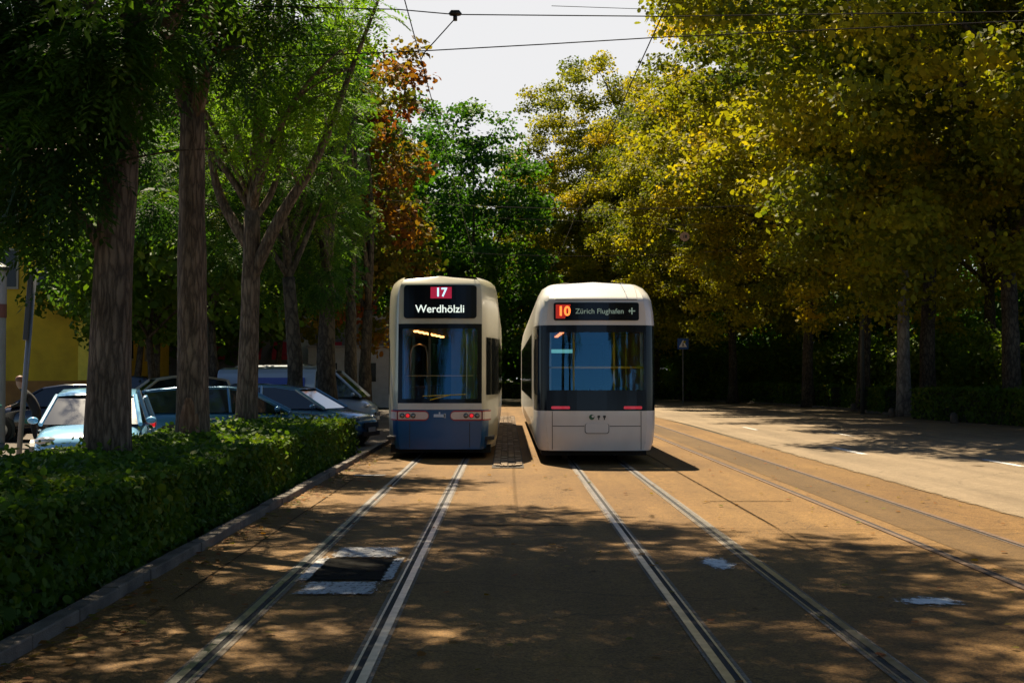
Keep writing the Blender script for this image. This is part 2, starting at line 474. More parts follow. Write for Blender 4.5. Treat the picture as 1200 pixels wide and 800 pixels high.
for x, y0, y1, wd in ((3.05, 3, 60, .022), (-2.55, 5, 30, .014)): mark('road_seam', x - wd, x + wd, y0, y1, .0075, TJ, fade=.5, n=30)
for x0, x1, yy in ((-.75, 1.2, 16.4), (2.4, 4.3, 19.5), (-2.9, -1.9, 21.0)): mark('road_seam', x0, x1, yy - .04, yy + .04, .0075, TJ, fade=.4)
ST = worn_paint('oil_stain', (.055, .036, .018), .50, 2.2, (1, .5, 1))
for x, y, rx_, ry_ in ((TXR, 17.5, .30, 3.2), (TXR + .05, 10.5, .28, 1.6), (TXL, 21, .28, 3.0), (.9, 21.5, .35, .8), (.75, 12.5, .5, 1.0), (3.5, 15.0, .4, 1.3), (5.6, 24, .4, 2.5), (9, 27, .9, 2.0), (11.5, 33, 1.0, 2.2)):
    mark('road_stain', x - rx_, x + rx_, y - ry_, y + ry_, .0085, ST, fade=.9, oval=True, n=16)
# lane dashes on the pale road
for (x0, y0), (x1, y1) in (((7.75, 34.6), (7.85, 30.6)), ((9.72, 29.5), (9.78, 26.5)), ((7.9, 48.0), (7.9, 44.5)), ((9.8, 43.5), (9.8, 40.0))):
    o = mark('road_marking', x0 - .07, x1 + .07, y1, y0, .0105, WL, fade=.25)
mark('road_marking', 6.15, 6.32, -20, 60, .0125, worn_paint('worn_edge', (.24, .185, .12), .5, 4, (1, .3, 1)), fade=.5, n=40)

# cobbled strip between the tram tracks
M_sett = mat('sett_stone', (.20, .135, .075), .75, var=.5, vscale=6, bump=.5, bscale=50)
b = MB(); rng = random.Random(3)
b.box((.02, 43.0, -.03), (.60, 33.0, .08), 1)
yy = 26.7
while yy < 59.4:
    wd = .58 if yy > 27.2 else .58 * math.sqrt(max(.15, 1 - ((27.2 - yy) / .6) ** 2))
    for k in range(4):
        b.box((.02 + (k - 1.5) * wd / 4 * .98, yy + .09 + rng.uniform(-.015, .015), .012 + rng.uniform(-.012, .012)), (wd / 4 - .022, .145, .05), 0, rng.uniform(-.10, .10))
    yy += .18
o = b.build('cobbled_strip', [M_sett, mat('sett_joint', (.045, .035, .025), .95)]); o['kind'] = 'structure'

# ------------------------------------------------------------------ leaves / trees
def np_mesh(name, verts, nper, tint, m):
    """verts: (n_leaf, nper, 3) -> one mesh of n_leaf faces"""
    n = verts.shape[0]
    me = bpy.data.meshes.new(name)
    me.vertices.add(n * nper); me.vertices.foreach_set('co', verts.reshape(-1).astype(np.float32))
    me.loops.add(n * nper); me.loops.foreach_set('vertex_index', np.arange(n * nper, dtype=np.int32))
    me.polygons.add(n); me.polygons.foreach_set('loop_start', np.arange(0, n * nper, nper, dtype=np.int32))
    me.update(calc_edges=True)
    a = me.attributes.new('tint', 'FLOAT', 'POINT'); a.data.foreach_set('value', np.repeat(tint, nper).astype(np.float32))
    me.materials.append(m)
    return me


def nrm(v): return v / np.maximum(np.linalg.norm(v, axis=-1, keepdims=True), 1e-9)


def leaves_simple(rs, pos, outward, size, up=.7, shape=5):
    n = len(pos)
    nor = nrm(rs.normal(size=(n, 3)) * .75 + outward * .5 + np.array([0, 0, up]))
    u = nrm(np.cross(nor, nrm(rs.normal(size=(n, 3))))); v = np.cross(nor, u)
    s = size * rs.uniform(.5, 1.5, (n, 1))
    if shape == 4:
        pr = [(-.5, 0), (0, -.3), (.5, 0), (0, .3)]
    else:   # lobed five-sided leaf
        pr = [(-.5, .0), (-.12, -.42), (.42, -.34), (.55, .05), (.36, .40), (-.16, .38)]
    out = np.stack([pos + u * s * a + v * s * c + nor * s * (.10 * abs(c) * 2 - .06) for a, c in pr], 1)
    return out


def leaves_pinnate(rs, pos, outward, length, nl=5):
    """compound leaves: leaflets along a drooping stalk"""
    n = len(pos)
    d = nrm(rs.normal(size=(n, 3)) * np.array([1, 1, .35]) + outward * .8 + np.array([0, 0, -.25]))
    side = nrm(np.cross(d, np.array([0, 0, 1.0])) + rs.normal(size=(n, 3)) * .25)
    nor = nrm(np.cross(side, d))
    s = length * rs.uniform(.7, 1.25, (n, 1))
    res = []
    for k in range(nl):
        t = (k + .6) / nl
        c = pos + d * s * t - np.array([0, 0, 1.0]) * s * (.35 * t * t)
        ll = s * .36 * (1 - .35 * abs(t - .5)); wv = d * s * .082
        for sg in (1, -1):
            tip = c + side * sg * ll + d * ll * .35 - np.array([0, 0, 1.0]) * ll * .30
            mid = (c * .55 + tip * .45) + nor * ll * .03
            res.append(np.stack([c, mid - wv, tip, mid + wv], 1))
    c = pos + d * s - np.array([0, 0, 1.0]) * s * .35
    tip = c + d * s * .3 - np.array([0, 0, 1]) * s * .15; mid = (c + tip) / 2; wv = side * s * .08
    res.append(np.stack([c, mid - wv, tip, mid + wv], 1))
    return np.concatenate(res, 0), len(res)


def bez(p0, p1, p2, n):
    p0, p1, p2 = Vector(p0), Vector(p1), Vector(p2)
    return [p0 * (1 - t) ** 2 + p1 * 2 * t * (1 - t) + p2 * t * t for t in [i / (n - 1) for i in range(n)]]


def make_tree(name, loc, seed, H, fork, zb, Rad, tr, bark, leafm, n_leaf, leaf_size, kind='simple', offset=(0, 0), trunk_pts=None, limbs=None,
              n_limb=7, n_fill=60, clump=1.0, extra=(), allow=None, tint=(.5, .18), up=.7, label=None, cat='tree', group=None, flat=.62, parts=None, thin=None, core=0.0):
    rs = np.random.RandomState(seed); rg = random.Random(seed)
    root = empty(name, loc, 0, label, cat, group)
    b = MB()
    if trunk_pts is None:
        trunk_pts = [(0, 0, -.1), (rg.uniform(-.08, .08), rg.uniform(-.08, .08), fork * .5), (rg.uniform(-.2, .2), rg.uniform(-.2, .2), fork)]
    tp = []
    for (a, c) in zip(trunk_pts, trunk_pts[1:]):
        a, c = Vector(a), Vector(c)
        for i in range(5): tp.append(a.lerp(c, i / 5))
    tp.append(Vector(trunk_pts[-1]))
    zs = [p.z for p in tp]
    rad = [tr * (1.0 + .38 * math.exp(-max(z, 0) / .45)) * (1 - .30 * z / max(zs)) * (1 + .03 * math.sin(7 * z + seed)) for z in zs]
    b.tube(tp, rad, 28, cap=True)
    for q, v in enumerate(b.v):                      # lobed, uneven stem with a spreading foot
        c = tp[q // 28]; th = 2 * math.pi * (q % 28) / 28
        f = 1 + .045 * math.sin(3 * th + seed + .5 * c.z) + .03 * math.sin(5 * th - 1.3 * c.z + 2 * seed) + .025 * math.sin(2 * th + 4.1 * c.z + seed) + .16 * math.exp(-max(c.z, 0) / .35) * max(0, math.sin(2.5 * th + seed))
        b.v[q] = (c.x + (v[0] - c.x) * f, c.y + (v[1] - c.y) * f, v[2])
    top = tp[-1]; rt = rad[-1]
    cz = (zb + H) / 2; hz = (H - zb) / 2; cx, cy = offset
    tips = []
    lim = []
    if limbs:
        for pts, r0 in limbs:
            pts = [Vector(p) for p in pts]
            fine = []
            for i in range(len(pts) - 1):
                p_1 = pts[max(i - 1, 0)]; p0 = pts[i]; p1 = pts[i + 1]; p2 = pts[min(i + 2, len(pts) - 1)]
                for k in range(4):
                    t = k / 4
                    fine.append(.5 * ((2 * p0) + (p1 - p_1) * t + (2 * p_1 - 5 * p0 + 4 * p1 - p2) * t * t + (3 * p0 - p_1 - 3 * p1 + p2) * t ** 3))
            fine.append(pts[-1])
            lim.append((fine, r0))
    ga = rg.uniform(0, 6.28)
    # leader
    lim.append((bez(top, top + Vector((rg.uniform(-.5, .5), rg.uniform(-.5, .5), (H - fork) * .45)), (cx + rg.uniform(-.6, .6), cy + rg.uniform(-.6, .6), H - .16 * (H - fork)), 8), rt * .8))
    for k in range(n_limb):
        ga += 2.4
        t = .15 + .75 * k / n_limb
        reach = Rad * rg.uniform(.72, .95) * (1 - .35 * t)
        zt = zb + (H - zb) * (.18 + .62 * t + rg.uniform(-.05, .08))
        st = top + Vector((0, 0, (H - fork) * .35 * max(0, t - .35))) if t > .35 else Vector(tp[-1 - (k % 2)])
        en = Vector((cx + math.cos(ga) * reach, cy + math.sin(ga) * reach, zt))
        if allow is not None:
            for _ in range(12):
                if allow(en.x + loc[0], en.y + loc[1], en.z + loc[2], .5): break
                en.x -= .5 * (1 if loc[0] < 0 else -1); en.z += .15
        mid = st.lerp(en, .5) + Vector((0, 0, .18 * (en - st).length)); mid.x += rg.uniform(-.5, .5); mid.y += rg.uniform(-.5, .5)
        if t <= .35: st = top.copy()
        lim.append((bez(st, mid, en, 9), rt * rg.uniform(.42, .62)))
    for pts, r0 in lim:
        n = len(pts)
        b.tube(pts, [max(.015, r0 * (1 - .85 * i / (n - 1))) for i in range(n)], 8)
        for q in range(5):
            i = rg.randint(max(1, n // 3), n - 1)
            p = pts[i]; d = Vector((rg.gauss(0, 1), rg.gauss(0, 1), rg.gauss(.25, .6))).normalized()
            Lb = Rad * rg.uniform(.18, .38)
            e = p + d * Lb
            if allow is not None and not allow(e.x + loc[0], e.y + loc[1], e.z + loc[2], .3): continue
            b.tube(bez(p, p + d * Lb * .5 + Vector((0, 0, .12 * Lb)), e, 5), [max(.010, r0 * .32 * (1 - .8 * k / 4)) for k in range(5)], 5)
            tips.append(e)
        tips.append(pts[-1]); tips.append(pts[max(0, n - 3)])
    trunk = b.build(parts[0] if parts else 'trunk', bark, root, smooth=True)
    cl = [np.array(t) for t in tips]
    # fill the crown with clumps, denser towards the rim
    for _ in range(n_fill):
        d = nrm(rs.normal(size=3)); rr = rs.uniform(.35, 1.0) ** .5
        cl.append(np.array([cx, cy, cz]) + d * rr * np.array([Rad, Rad, hz]))
    cl = np.array(cl)
    cr = clump * rs.uniform(.55, 1.25, len(cl))
    wt = np.ones(len(cl))
    keep = (cl[:, 2] > zb - .4)
    if allow is not None:
        keep &= np.array([allow(c[0] + loc[0], c[1] + loc[1], c[2] + loc[2], r) for c, r in zip(cl, cr)])
    if thin is not None:
        keep &= np.array([rs.uniform() > thin(c[0] + loc[0], c[1] + loc[1], c[2] + loc[2]) for c in cl])
    cl, cr = cl[keep], cr[keep]
    ex = np.array([e[:3] for e in extra]).reshape(-1, 3); er = np.array([e[3] for e in extra])
    if len(ex):
        cl = np.concatenate([cl, ex - np.array(loc)]); cr = np.concatenate([cr, er])
    pr = cr ** 2.2
    if len(ex): pr[-len(ex):] *= 5.0
    pr /= pr.sum()
    idx = rs.choice(len(cl), n_leaf, p=pr)
    ctint = tint[0] + rs.normal(size=len(cl)) * tint[1]
    off = rs.normal(size=(n_leaf, 3)); off = nrm(off) * (rs.uniform(0, 1, (n_leaf, 1)) ** .55)
    if core: off[:, 2] = np.where(rs.uniform(size=n_leaf) < core, np.abs(off[:, 2]) * 1.1, off[:, 2])      # leaves sit on the upper side of each bough
    pos = cl[idx] + off * cr[idx][:, None] * np.array([1, 1, flat])
    outw = nrm(off + .4 * nrm(pos - np.array([cx, cy, cz])))
    tv = np.clip(ctint[idx] + rs.normal(size=n_leaf) * .10, 0, 1)
    if kind == 'pinnate':
        V, k = leaves_pinnate(rs, pos, outw, leaf_size)
        me = np_mesh('crown', V, 4, np.tile(tv, k), leafm)
    else:
        V = leaves_simple(rs, pos, outw, leaf_size, up)
        me = np_mesh('crown', V, V.shape[1], tv, leafm)
    o = bpy.data.objects.new('crown', me); col.objects.link(o); o.parent = root
    return root


BK_near = bark_mat('bark_fissured', (.066, .049, .034), (.185, .138, .094), 11, 1.9, 1.0)
BK_plane = bark_mat('bark_plane', (.028, .024, .018), (.095, .078, .055), 6, 2.4, .6)
BK_pale = bark_mat('bark_pale', (.11, .10, .085), (.23, .215, .185), 5, 2.0, .5)
LF_near = leaf_mat('leaves_compound', [(0, (.018, .050, .011)), (.45, (.038, .092, .012)), (.8, (.085, .13, .014)), (1, (.21, .14, .016))], .46)
LF_sunlit = leaf_mat('leaves_compound_sunlit', [(0, (.042, .105, .012)), (.5, (.095, .175, .014)), (1, (.17, .22, .018))], .52)  # lighter copy of the compound leaves, sunlight painted into the third tree's crown
LF_plane = leaf_mat('leaves_plane', [(0, (.048, .075, .009)), (.4, (.155, .165, .010)), (.75, (.29, .25, .012)), (1, (.38, .28, .012))], .44)
LF_green = leaf_mat('leaves_green', [(0, (.020, .065, .010)), (.5, (.040, .115, .012)), (1, (.09, .16, .014))], .42)
LF_autumn = leaf_mat('leaves_autumn', [(0, (.045, .075, .010)), (.35, (.13, .12, .012)), (.65, (.21, .10, .014)), (1, (.18, .05, .014))], .40)
LF_bush = leaf_mat('leaves_bush', [(0, (.035, .085, .012)), (.5, (.08, .14, .014)), (1, (.16, .19, .018))], .42)
LF_hedge = leaf_mat('leaves_hedge', [(0, (.024, .062, .010)), (.5, (.066, .125, .012)), (.85, (.14, .17, .016)), (1, (.22, .16, .03))], .34)


def clear_line(x, y, z, r):                       # pruned clear of the overhead line
    if x + r * .9 > -2.55 and z - r * .6 < 10.3 - max(0, 20 - y) * .38: return False
    return True


def sun_gaps(x, y, z):                           # unseen crown side thinned out so that sun reaches the hedge
    return .80 if x < -3.7 and z > 7.0 else 0.0


GL = 'street trees in the left hedge'
# T0 (just out of frame), T1, T2, T3
make_tree('street_tree', (-4.9, 11.6, 0), 11, 15, 5.2, 5.6, 6.0, .30, BK_near, LF_near, 3700, .36, 'pinnate', thin=sun_gaps, offset=(.8, .5), n_fill=70, clump=1.25,
          allow=clear_line, label='street tree standing in the hedge just out of view, its crown over the street', group=GL, tint=(.35, .14))
ex = [(*at(px, py, 17.0 + d), r) for px, py, d, r in
      [(20, 60, 0, .8), (60, 20, .5, .9), (95, 90, -.4, .7), (30, 150, .2, .7), (75, 175, -.3, .65), (112, 140, .1, .5), (15, 230, .4, .6),
       (60, 250, .3, .5), (88, 215, -.5, .4), (50, 295, .6, .36), (70, 325, .2, .22), (120, 40, -.8, .7), (175, 30, 0, .6), (40, 105, 1, .8), (0, 20, 0, .9), (95, 20, 1, .8), (150, 75, 1.2, .5),
       (0, 110, 1.2, .8), (-10, 180, .8, .7), (110, 60, -.9, .6), (140, 110, -.8, .45), (35, 200, 1.1, .5), (0, 270, 1.0, .4), (60, 130, -.6, .6)]]
make_tree('street_tree', (-4.93, 17.5, 0), 12, 17, 5.3, 5.9, 6.4, .285, BK_near, LF_near, 10500, .34, 'pinnate', thin=sun_gaps, offset=(1.1, .3), n_fill=105, clump=1.25,
          trunk_pts=[(0, 0, -.1), (.10, 0, 3.2), (.22, .05, 5.3)],
          limbs=[([(.2, .05, 5.1), (-.7, -.2, 6.2), (-2.4, -.5, 7.6), (-4.0, -.6, 9.5)], .17), ([(.22, .05, 5.2), (.9, .2, 6.6), (1.6, .5, 8.8), (2.6, .8, 12)], .19),
                 ([(-.02, .05, 3.2), (-.5, -.3, 4.0), (-1.3, -.6, 4.6), (-2.3, -.6, 5.0)], .08)],
          extra=ex, allow=clear_line, label='thick street tree with fissured trunk in the hedge, nearest the leaning sign pole', group=GL, tint=(.30, .16))
ex = [(*at(px, py, 21.3 + d), r) for px, py, d, r in [(190, 30, 0, .6), (170, 110, .8, .5), (250, 30, 1, .6), (200, 60, -.6, .5), (275, 20, .5, .6), (160, 180, 1.5, .5), (180, 240, 2.2, .5), (330, 15, .2, .5)]]
make_tree('street_tree', (-4.76, 21.7, 0), 13, 15.5, 5.9, 6.6, 4.7, .255, BK_near, LF_near, 5600, .34, 'pinnate', thin=sun_gaps, offset=(1.1, -.2), n_fill=90, clump=1.2,
          trunk_pts=[(0, 0, -.1), (-.05, 0, 3.0), (-.06, 0, 5.9)],
          limbs=[([(-.06, 0, 5.6), (-.35, 0, 6.8), (-.5, .2, 8.6), (-1.2, .3, 12)], .16), ([(-.06, 0, 5.7), (.16, -.1, 6.6), (.25, -.1, 8.2), (.9, 0, 12)], .18)],
          extra=ex, allow=clear_line, label='street tree in the hedge with a brown scarred wound at its base', group=GL, tint=(.34, .15))
ex = [(*at(px, py, 27.5 + d), r) for px, py, d, r in
      [(260, 60, 0, .75), (300, 40, .6, .8), (340, 60, -.4, .75), (285, 110, .2, .7), (330, 120, -.5, .7), (365, 100, .5, .7), (390, 130, 0, .6), (270, 160, .4, .5), (310, 165, -.3, .55),
       (345, 175, .2, .5), (385, 60, .8, .7), (360, 25, .5, .8), (410, 40, 1.0, .6), (260, 20, 1.0, .8), (250, 110, 1.2, .6), (430, 15, .8, .6), (365, 140, -1, .5), (300, 90, -1.2, .6)]]
make_tree('street_tree', (-5.2, 28.4, 0), 14, 10.5, 5.0, 6.2, 3.6, .225, BK_near, LF_sunlit, 2100, .34, 'pinnate', offset=(.2, .4), n_fill=8, clump=.8,
          trunk_pts=[(0, 0, -.1), (.05, 0, 2.6), (.10, 0, 5.0)],
          limbs=[([(.05, 0, 3.6), (.7, -.1, 4.9), (1.45, -.2, 6.1), (2.1, -.2, 7.8), (2.75, 0, 9.6)], .15),
                 ([(.1, 0, 4.2), (-.55, .1, 5.3), (-.85, .2, 6.6), (-1.3, .3, 9)], .13), ([(.1, 0, 4.8), (.15, 0, 6.2), (.35, .1, 8), (.4, .1, 11)], .14),
                 ([(.1, 0, 4.8), (.55, .1, 5.6), (.75, .1, 7.4), (1.0, .2, 10)], .09)],
          extra=ex, allow=clear_line, label='slender forked street tree near the end of the hedge, one limb sweeping over the tram', group=GL, tint=(.55, .14))
# bark wound on the second tree
b = MB()
for i in range(11):
    z = .55 + i * .085; wv = .13 * math.sin(math.pi * (i + .6) / 11.6) + .02
    pass
scar = [o for o in col.objects if o.name.startswith('street_tree') and abs(o.location.y - 21.7) < .1][0]
b = MB(); vs = []; fs = []
for i in range(12):
    z = .45 + i * .085; hw = .15 * math.sin(math.pi * (i + .7) / 12.4) + .015
    for k in range(7):
        t = -1 + k / 3; x = -.03 + hw * t
        rr = .262 * (1 - .3 * z / 5.9) * (1 + .38 * math.exp(-z / .45))
        vs.append((x, -math.sqrt(max(0.004, rr * rr - x * x)) - .025 * (1 - .7 * t * t) - .004, z))
for i in range(11):
    for k in range(6): fs.append((i * 7 + k, i * 7 + k + 1, (i + 1) * 7 + k + 1, (i + 1) * 7 + k))
b.add(vs, fs).build('bark_wound', bark_mat('bare_wood', (.12, .065, .035), (.28, .17, .10), 10, 2, .8), scar, smooth=True)

for y_, rz_, lab in ((3.0, .5, 'unseen street tree added beside the camera, at the near end of the hedge'), (-7.0, 2.0, 'unseen street tree added behind the camera, second along the kerb'), (-17.0, 3.4, 'unseen street tree added behind the camera, farthest along the kerb')):
    o = copy_tree([q for q in col.objects if q.parent is None and q.name.startswith('street_tree') and abs(q.location.y - 11.6) < .1][0])  # copies outside the view, added for the dark reflections in the tram windscreens
    o.location = (-4.9, y_, 0); o.scale = (1.25, 1.25, 1.25); o.rotation_euler = (0, 0, rz_); o['label'] = lab
# further trees of the left row
def crown_x(lim):
    return lambda x, y, z, r: x + r * .8 < lim


for i, (x, y, H, Rad, tr, lab, leafm, ti, lim) in enumerate([
    (-5.35, 36.0, 10.5, 3.6, .22, 'dark street tree behind the parked blue estate car, before the white van', LF_near, .40, -3.55),
    (-5.05, 40.5, 14, 4.0, .30, 'broad dark trunk in front of the white van side window', LF_near, .40, -3.8),
    (-5.2, 48.0, 14, 4.0, .24, 'dark street tree between the white van and the grey van', LF_green, .5, -4.6),
    (-5.4, 54.0, 15, 4.0, .25, 'dark street tree in front of the grey van, close to the blue tram', LF_green, .5, -5.1)]):
    make_tree('street_tree', (x, y, 0), 30 + i, H, 4.2, 3.4, Rad, tr, BK_plane, leafm, (2600 if i == 0 else 5200) if leafm is LF_near else 13000, .34 if leafm is LF_near else .17,
              'pinnate' if leafm is LF_near else 'simple', n_fill=75 if i else 30, clump=1.05, allow=crown_x(lim), label=lab, group=GL, tint=(ti, .15))
make_tree('maple_tree', (-5.9, 60, 0), 41, 16.6, 4.0, 3.0, 4.3, .22, BK_plane, LF_autumn, 15000, .19, n_fill=95, clump=1.0, allow=crown_x(-2.7),
          label='autumn tree with orange and red leaves above the blue tram', tint=(.36, .30))
make_tree('maple_tree', (-8.6, 66, 0), 42, 18.5, 4.0, 3.0, 4.3, .22, BK_plane, LF_autumn, 13000, .19, n_fill=95, clump=1.0,
          label='yellowing tree half hidden behind the orange autumn tree', tint=(.12, .14))
make_tree('lime_tree', (-2.2, 92, 0), 43, 18.8, 4.0, 2.0, 5.6, .28, BK_plane, LF_green, 30000, .20, n_fill=190, clump=1.2, core=.5,
          label='tall deep green tree closing the street behind the blue tram', tint=(.42, .18))
make_tree('lime_tree', (-6.4, 101, 0), 45, 21.5, 4.0, 2.0, 5.4, .28, BK_plane, LF_green, 26000, .22, n_fill=190, clump=1.3, core=.5,
          label='broad green tree between the autumn tree and the tall deep green tree', tint=(.5, .18))
make_tree('lime_tree', (-9.5, 84, 0), 44, 16.5, 3.5, 2.0, 4.8, .26, BK_plane, LF_green, 13000, .24, n_fill=100, clump=1.25,
          label='green tree behind the orange autumn tree', tint=(.55, .18))

# plane trees on the right: four different ones, then copies
GP = 'plane trees along the right side'
protos = []
for i in range(4):
    protos.append(make_tree('plane_tree', (0, 0, 0), 60 + i, 23 + .6 * i, 6.2, 3.5, 8.2, .36, BK_plane, LF_plane, 92000, .145, n_limb=11, n_fill=185, clump=1.25, core=.75, offset=(-3.2, -1.0),
                            tint=(.44, .21), up=.7, flat=.7, group=GP))
place = [  # x, y, scale, rz, label
    (18.3, 51.5, 1.0, -.1, 'plane tree with slanting dark trunk, rightmost behind the right hedge'),
    (17.9, 60.5, 1.02, .25, 'plane tree with broad dark trunk just beside the pale trunk'),
    (17.3, 69.0, .97, -.3, 'plane tree with thin dark trunk behind the narrow hedge pieces'),
    (16.3, 77.0, .92, .1, 'plane tree with dark trunk behind the end of the long far hedge'),
    (14.0, 88.0, .84, .3, 'plane tree with dark trunk beside the blue crossing sign'),
    (12.6, 99.0, .86, .4, 'yellow plane tree rising right of the white tram roof'),
    (11.0, 106.0, 1.05, .0, 'yellow plane tree rising straight behind the white tram'),
    (6.5, 103.0, .80, -.4, 'smaller yellow plane tree in the gap above both trams'),
    (17.6, 43.5, 1.13, -.05, 'plane tree out of view on the right, its boughs over the road'),
    (25.5, 62.0, 1.0, 2.6, 'plane tree of the back row behind the rightmost trunk'),
    (26.0, 76.0, 1.05, 4.1, 'plane tree of the back row behind the pale trunk'),
    (24.5, 91.0, 1.05, .2, 'plane tree of the back row left of the pale trunk'),
    (20.5, 104.0, 1.05, 1.2, 'plane tree of the back row behind the blue sign'),
    (30.5, 52.0, 1.0, 3.0, 'plane tree of the back row at the right edge of the picture'),
    (24.0, -18.0, 1.0, 1.0, 'unseen plane tree added behind the camera on the right, the nearer one'), (19.0, -42.0, 1.0, 2.4, 'unseen plane tree added behind the camera on the right, the farther one')]  # last two are unseen, added to break up the windscreen reflections
for i, (x, y, s, rz, lab) in enumerate(place):
    o = protos[i] if i < 4 else copy_tree(protos[i % 4])
    o.location = (x, y, 0); o.scale = (s, s, s); o.rotation_euler = (0, 0, rz); o['label'] = lab
# pale trunk beside the broad dark one
make_tree('birch_tree', (15.9 + .85, 60.0, 0), 81, 13, 6.5, 7, 3.0, .30, BK_pale, LF_plane, 5000, .22, n_limb=5, n_fill=30, clump=1.0,
          label='tree with a pale grey trunk behind the right hedge', tint=(.4, .15))
# dark park trees that close the view far behind
GB = 'park trees in the background'
bp = make_tree('park_tree', (0, 0, 0), 90, 17, 3.0, .8, 7.5, .3, BK_plane, LF_green, 15000, .34, n_fill=130, clump=1.7, tint=(.4, .2), group=GB)
bl = [(-16, 98, 1.0, 'park tree far behind the parked vans, right of the red awnings'), (-25, 84, 1.4, 'park tree far behind the dark cars, left of the red awnings'), (-32, 92, 1.45, 'park tree behind the yellow house'),
      (-1, 118, 1.0, 'park tree at the far end of the street between the trams'), (9, 120, 1.05, 'park tree at the far end of the street behind the white tram'),
      (28, 118, 1.1, 'park tree at the back of the park behind the blue sign'), (38, 98, 1.1, 'park tree at the back of the park, middle of the right side'), (41, 76, 1.1, 'park tree at the back of the park near the right edge'),
      (-9, 108, 1.0, 'park tree behind the deep green tree'), (18, 116, 1.0, 'park tree at the back between white tram and blue sign'), (-33, 62, 1.1, 'park tree far left behind the grey column'), (-18.5, 80, 1.3, 'park tree right of the yellow house')]
for i, (x, y, s, lab) in enumerate(bl):
    o = bp if i == 0 else copy_tree(bp)
    o.location = (x, y, 0); o.scale = (s, s, s); o.rotation_euler = (0, 0, 1.3 * i); o['label'] = lab
# smaller trees in the parking lot
GQ = 'trees in the parking lot'
qp = make_tree('courtyard_tree', (0, 0, 0), 95, 11, 3.2, 2.9, 4.4, .17, BK_plane, LF_bush, 13000, .20, n_fill=90, clump=1.15, tint=(.35, .2), group=GQ)
for i, (x, y, s, lab) in enumerate([(-15.6, 60, 1.0, 'young tree behind the off-white car, the left one of a pair'), (-13.8, 56, .95, 'young tree behind the off-white car, the right one of a pair'),
                                    (-9.2, 45, 1.05, 'bushy tree seen between the two slender street trunks'), (-12.4, 50, .95, 'leafy tree with low boughs right of the yellow house'),
                                    (-19.5, 70, 1.1, 'leafy tree beyond the yellow house corner'), (-11.5, 71, 1.1, 'leafy tree in front of the grey kiosk')]):
    o = qp if i == 0 else copy_tree(qp)
    o.location = (x, y, 0); o.scale = (s, s, s); o.rotation_euler = (0, 0, 1.1 * i + .4); o['label'] = lab


# ------------------------------------------------------------------ hedges and bushes
def hedge(name, quads, h, n_leaf, size, m, core_m, label, seed, hvar=.05, taper=.06, group=None):
    """quads: ordered cross lines [(xa,ya,xb,yb)...] a=street side, b=back"""
    rs = np.random.RandomState(seed)
    b = MB(); vs = []; fs = []
    n = len(quads)
    for xa, ya, xb, yb in quads:
        A = Vector((xa, ya, 0)); B = Vector((xb, yb, 0)); d = (B - A).normalized() * .07
        for p, z in ((A + d, 0), (A + d * 1.3, h - .10), (B - d * 1.3, h - .10), (B - d, 0)): vs.append((p.x, p.y, z))
    for i in range(n - 1):
        for k in range(3): fs.append((i * 4 + k, i * 4 + k + 1, (i + 1) * 4 + k + 1, (i + 1) * 4 + k))
    fs.append((0, 1, 2, 3)); fs.append(((n - 1) * 4 + 3, (n - 1) * 4 + 2, (n - 1) * 4 + 1, (n - 1) * 4))
    root = b.add(vs, fs).build(name, core_m)
    tag(root, label, 'hedge', group)
    # leaves over front, top, back and both ends
    pos = []; out = []
    Q = np.array(quads)
    seg = np.hypot(Q[1:, 0] - Q[:-1, 0], Q[1:, 1] - Q[:-1, 1]); cum = np.concatenate([[0], np.cumsum(seg)])
    wd = np.hypot(Q[0, 2] - Q[0, 0], Q[0, 3] - Q[0, 1])
    areas = np.array([cum[-1] * h, cum[-1] * wd, cum[-1] * h * .35, wd * h, wd * h])
    face = rs.choice(5, n_leaf, p=areas / areas.sum())
    s = rs.uniform(0, cum[-1], n_leaf); s[face == 3] = 0; s[face == 4] = cum[-1]
    i = np.clip(np.searchsorted(cum, s) - 1, 0, n - 2); t = (s - cum[i]) / seg[i]
    q = Q[i] + (Q[i + 1] - Q[i]) * t[:, None]
    A = np.stack([q[:, 0], q[:, 1], np.zeros(n_leaf)], 1); B = np.stack([q[:, 2], q[:, 3], np.zeros(n_leaf)], 1)
    acr = nrm(B - A); along = np.stack([-acr[:, 1], acr[:, 0], acr[:, 2]], 1)
    u = rs.uniform(0, 1, n_leaf); z = rs.uniform(0.02, 1, n_leaf) ** .9 * h
    u = np.where(face == 0, 0, np.where(face == 2, 1, u))
    ztop = h + hvar * (np.sin(s * 1.7) * .5 + np.sin(s * 4.3 + u * 5) * .35 + np.sin(u * 9 + s * .6) * .3)
    z = np.where(face == 1, ztop, z)
    pos = A + (B - A) * u[:, None]; pos[:, 2] = z
    outw = np.where((face == 0)[:, None], -acr, np.where((face == 2)[:, None], acr, np.where((face == 1)[:, None], np.array([0, 0, 1.0]), along)))
    outw = np.where((face == 3)[:, None], -np.sign(along[:, 1:2] + 1e-9) * along, outw); outw = np.where((face == 4)[:, None], np.sign(along[:, 1:2] + 1e-9) * along, outw)
    bulge = hvar * .8 * (np.sin(s * 2.3 + z * 4) * .5 + np.sin(s * 5.1 - z * 3) * .4)
    dep = np.abs(rs.normal(size=n_leaf)) * -.045 + bulge + np.where(rs.uniform(size=n_leaf) < .035, rs.uniform(.02, .15, n_leaf), 0)
    pos = pos + outw * dep[:, None]
    V = leaves_simple(rs, pos, outw * 1.2, size, .45)
    tv = np.clip(.42 + .18 * np.sin(s * 1.3 + u * 4) * np.sin(s * .45 + 1) + rs.normal(size=n_leaf) * .16, 0, 1)
    o = bpy.data.objects.new('foliage', np_mesh('foliage', V, V.shape[1], tv, m)); col.objects.link(o); o.parent = root
    return root


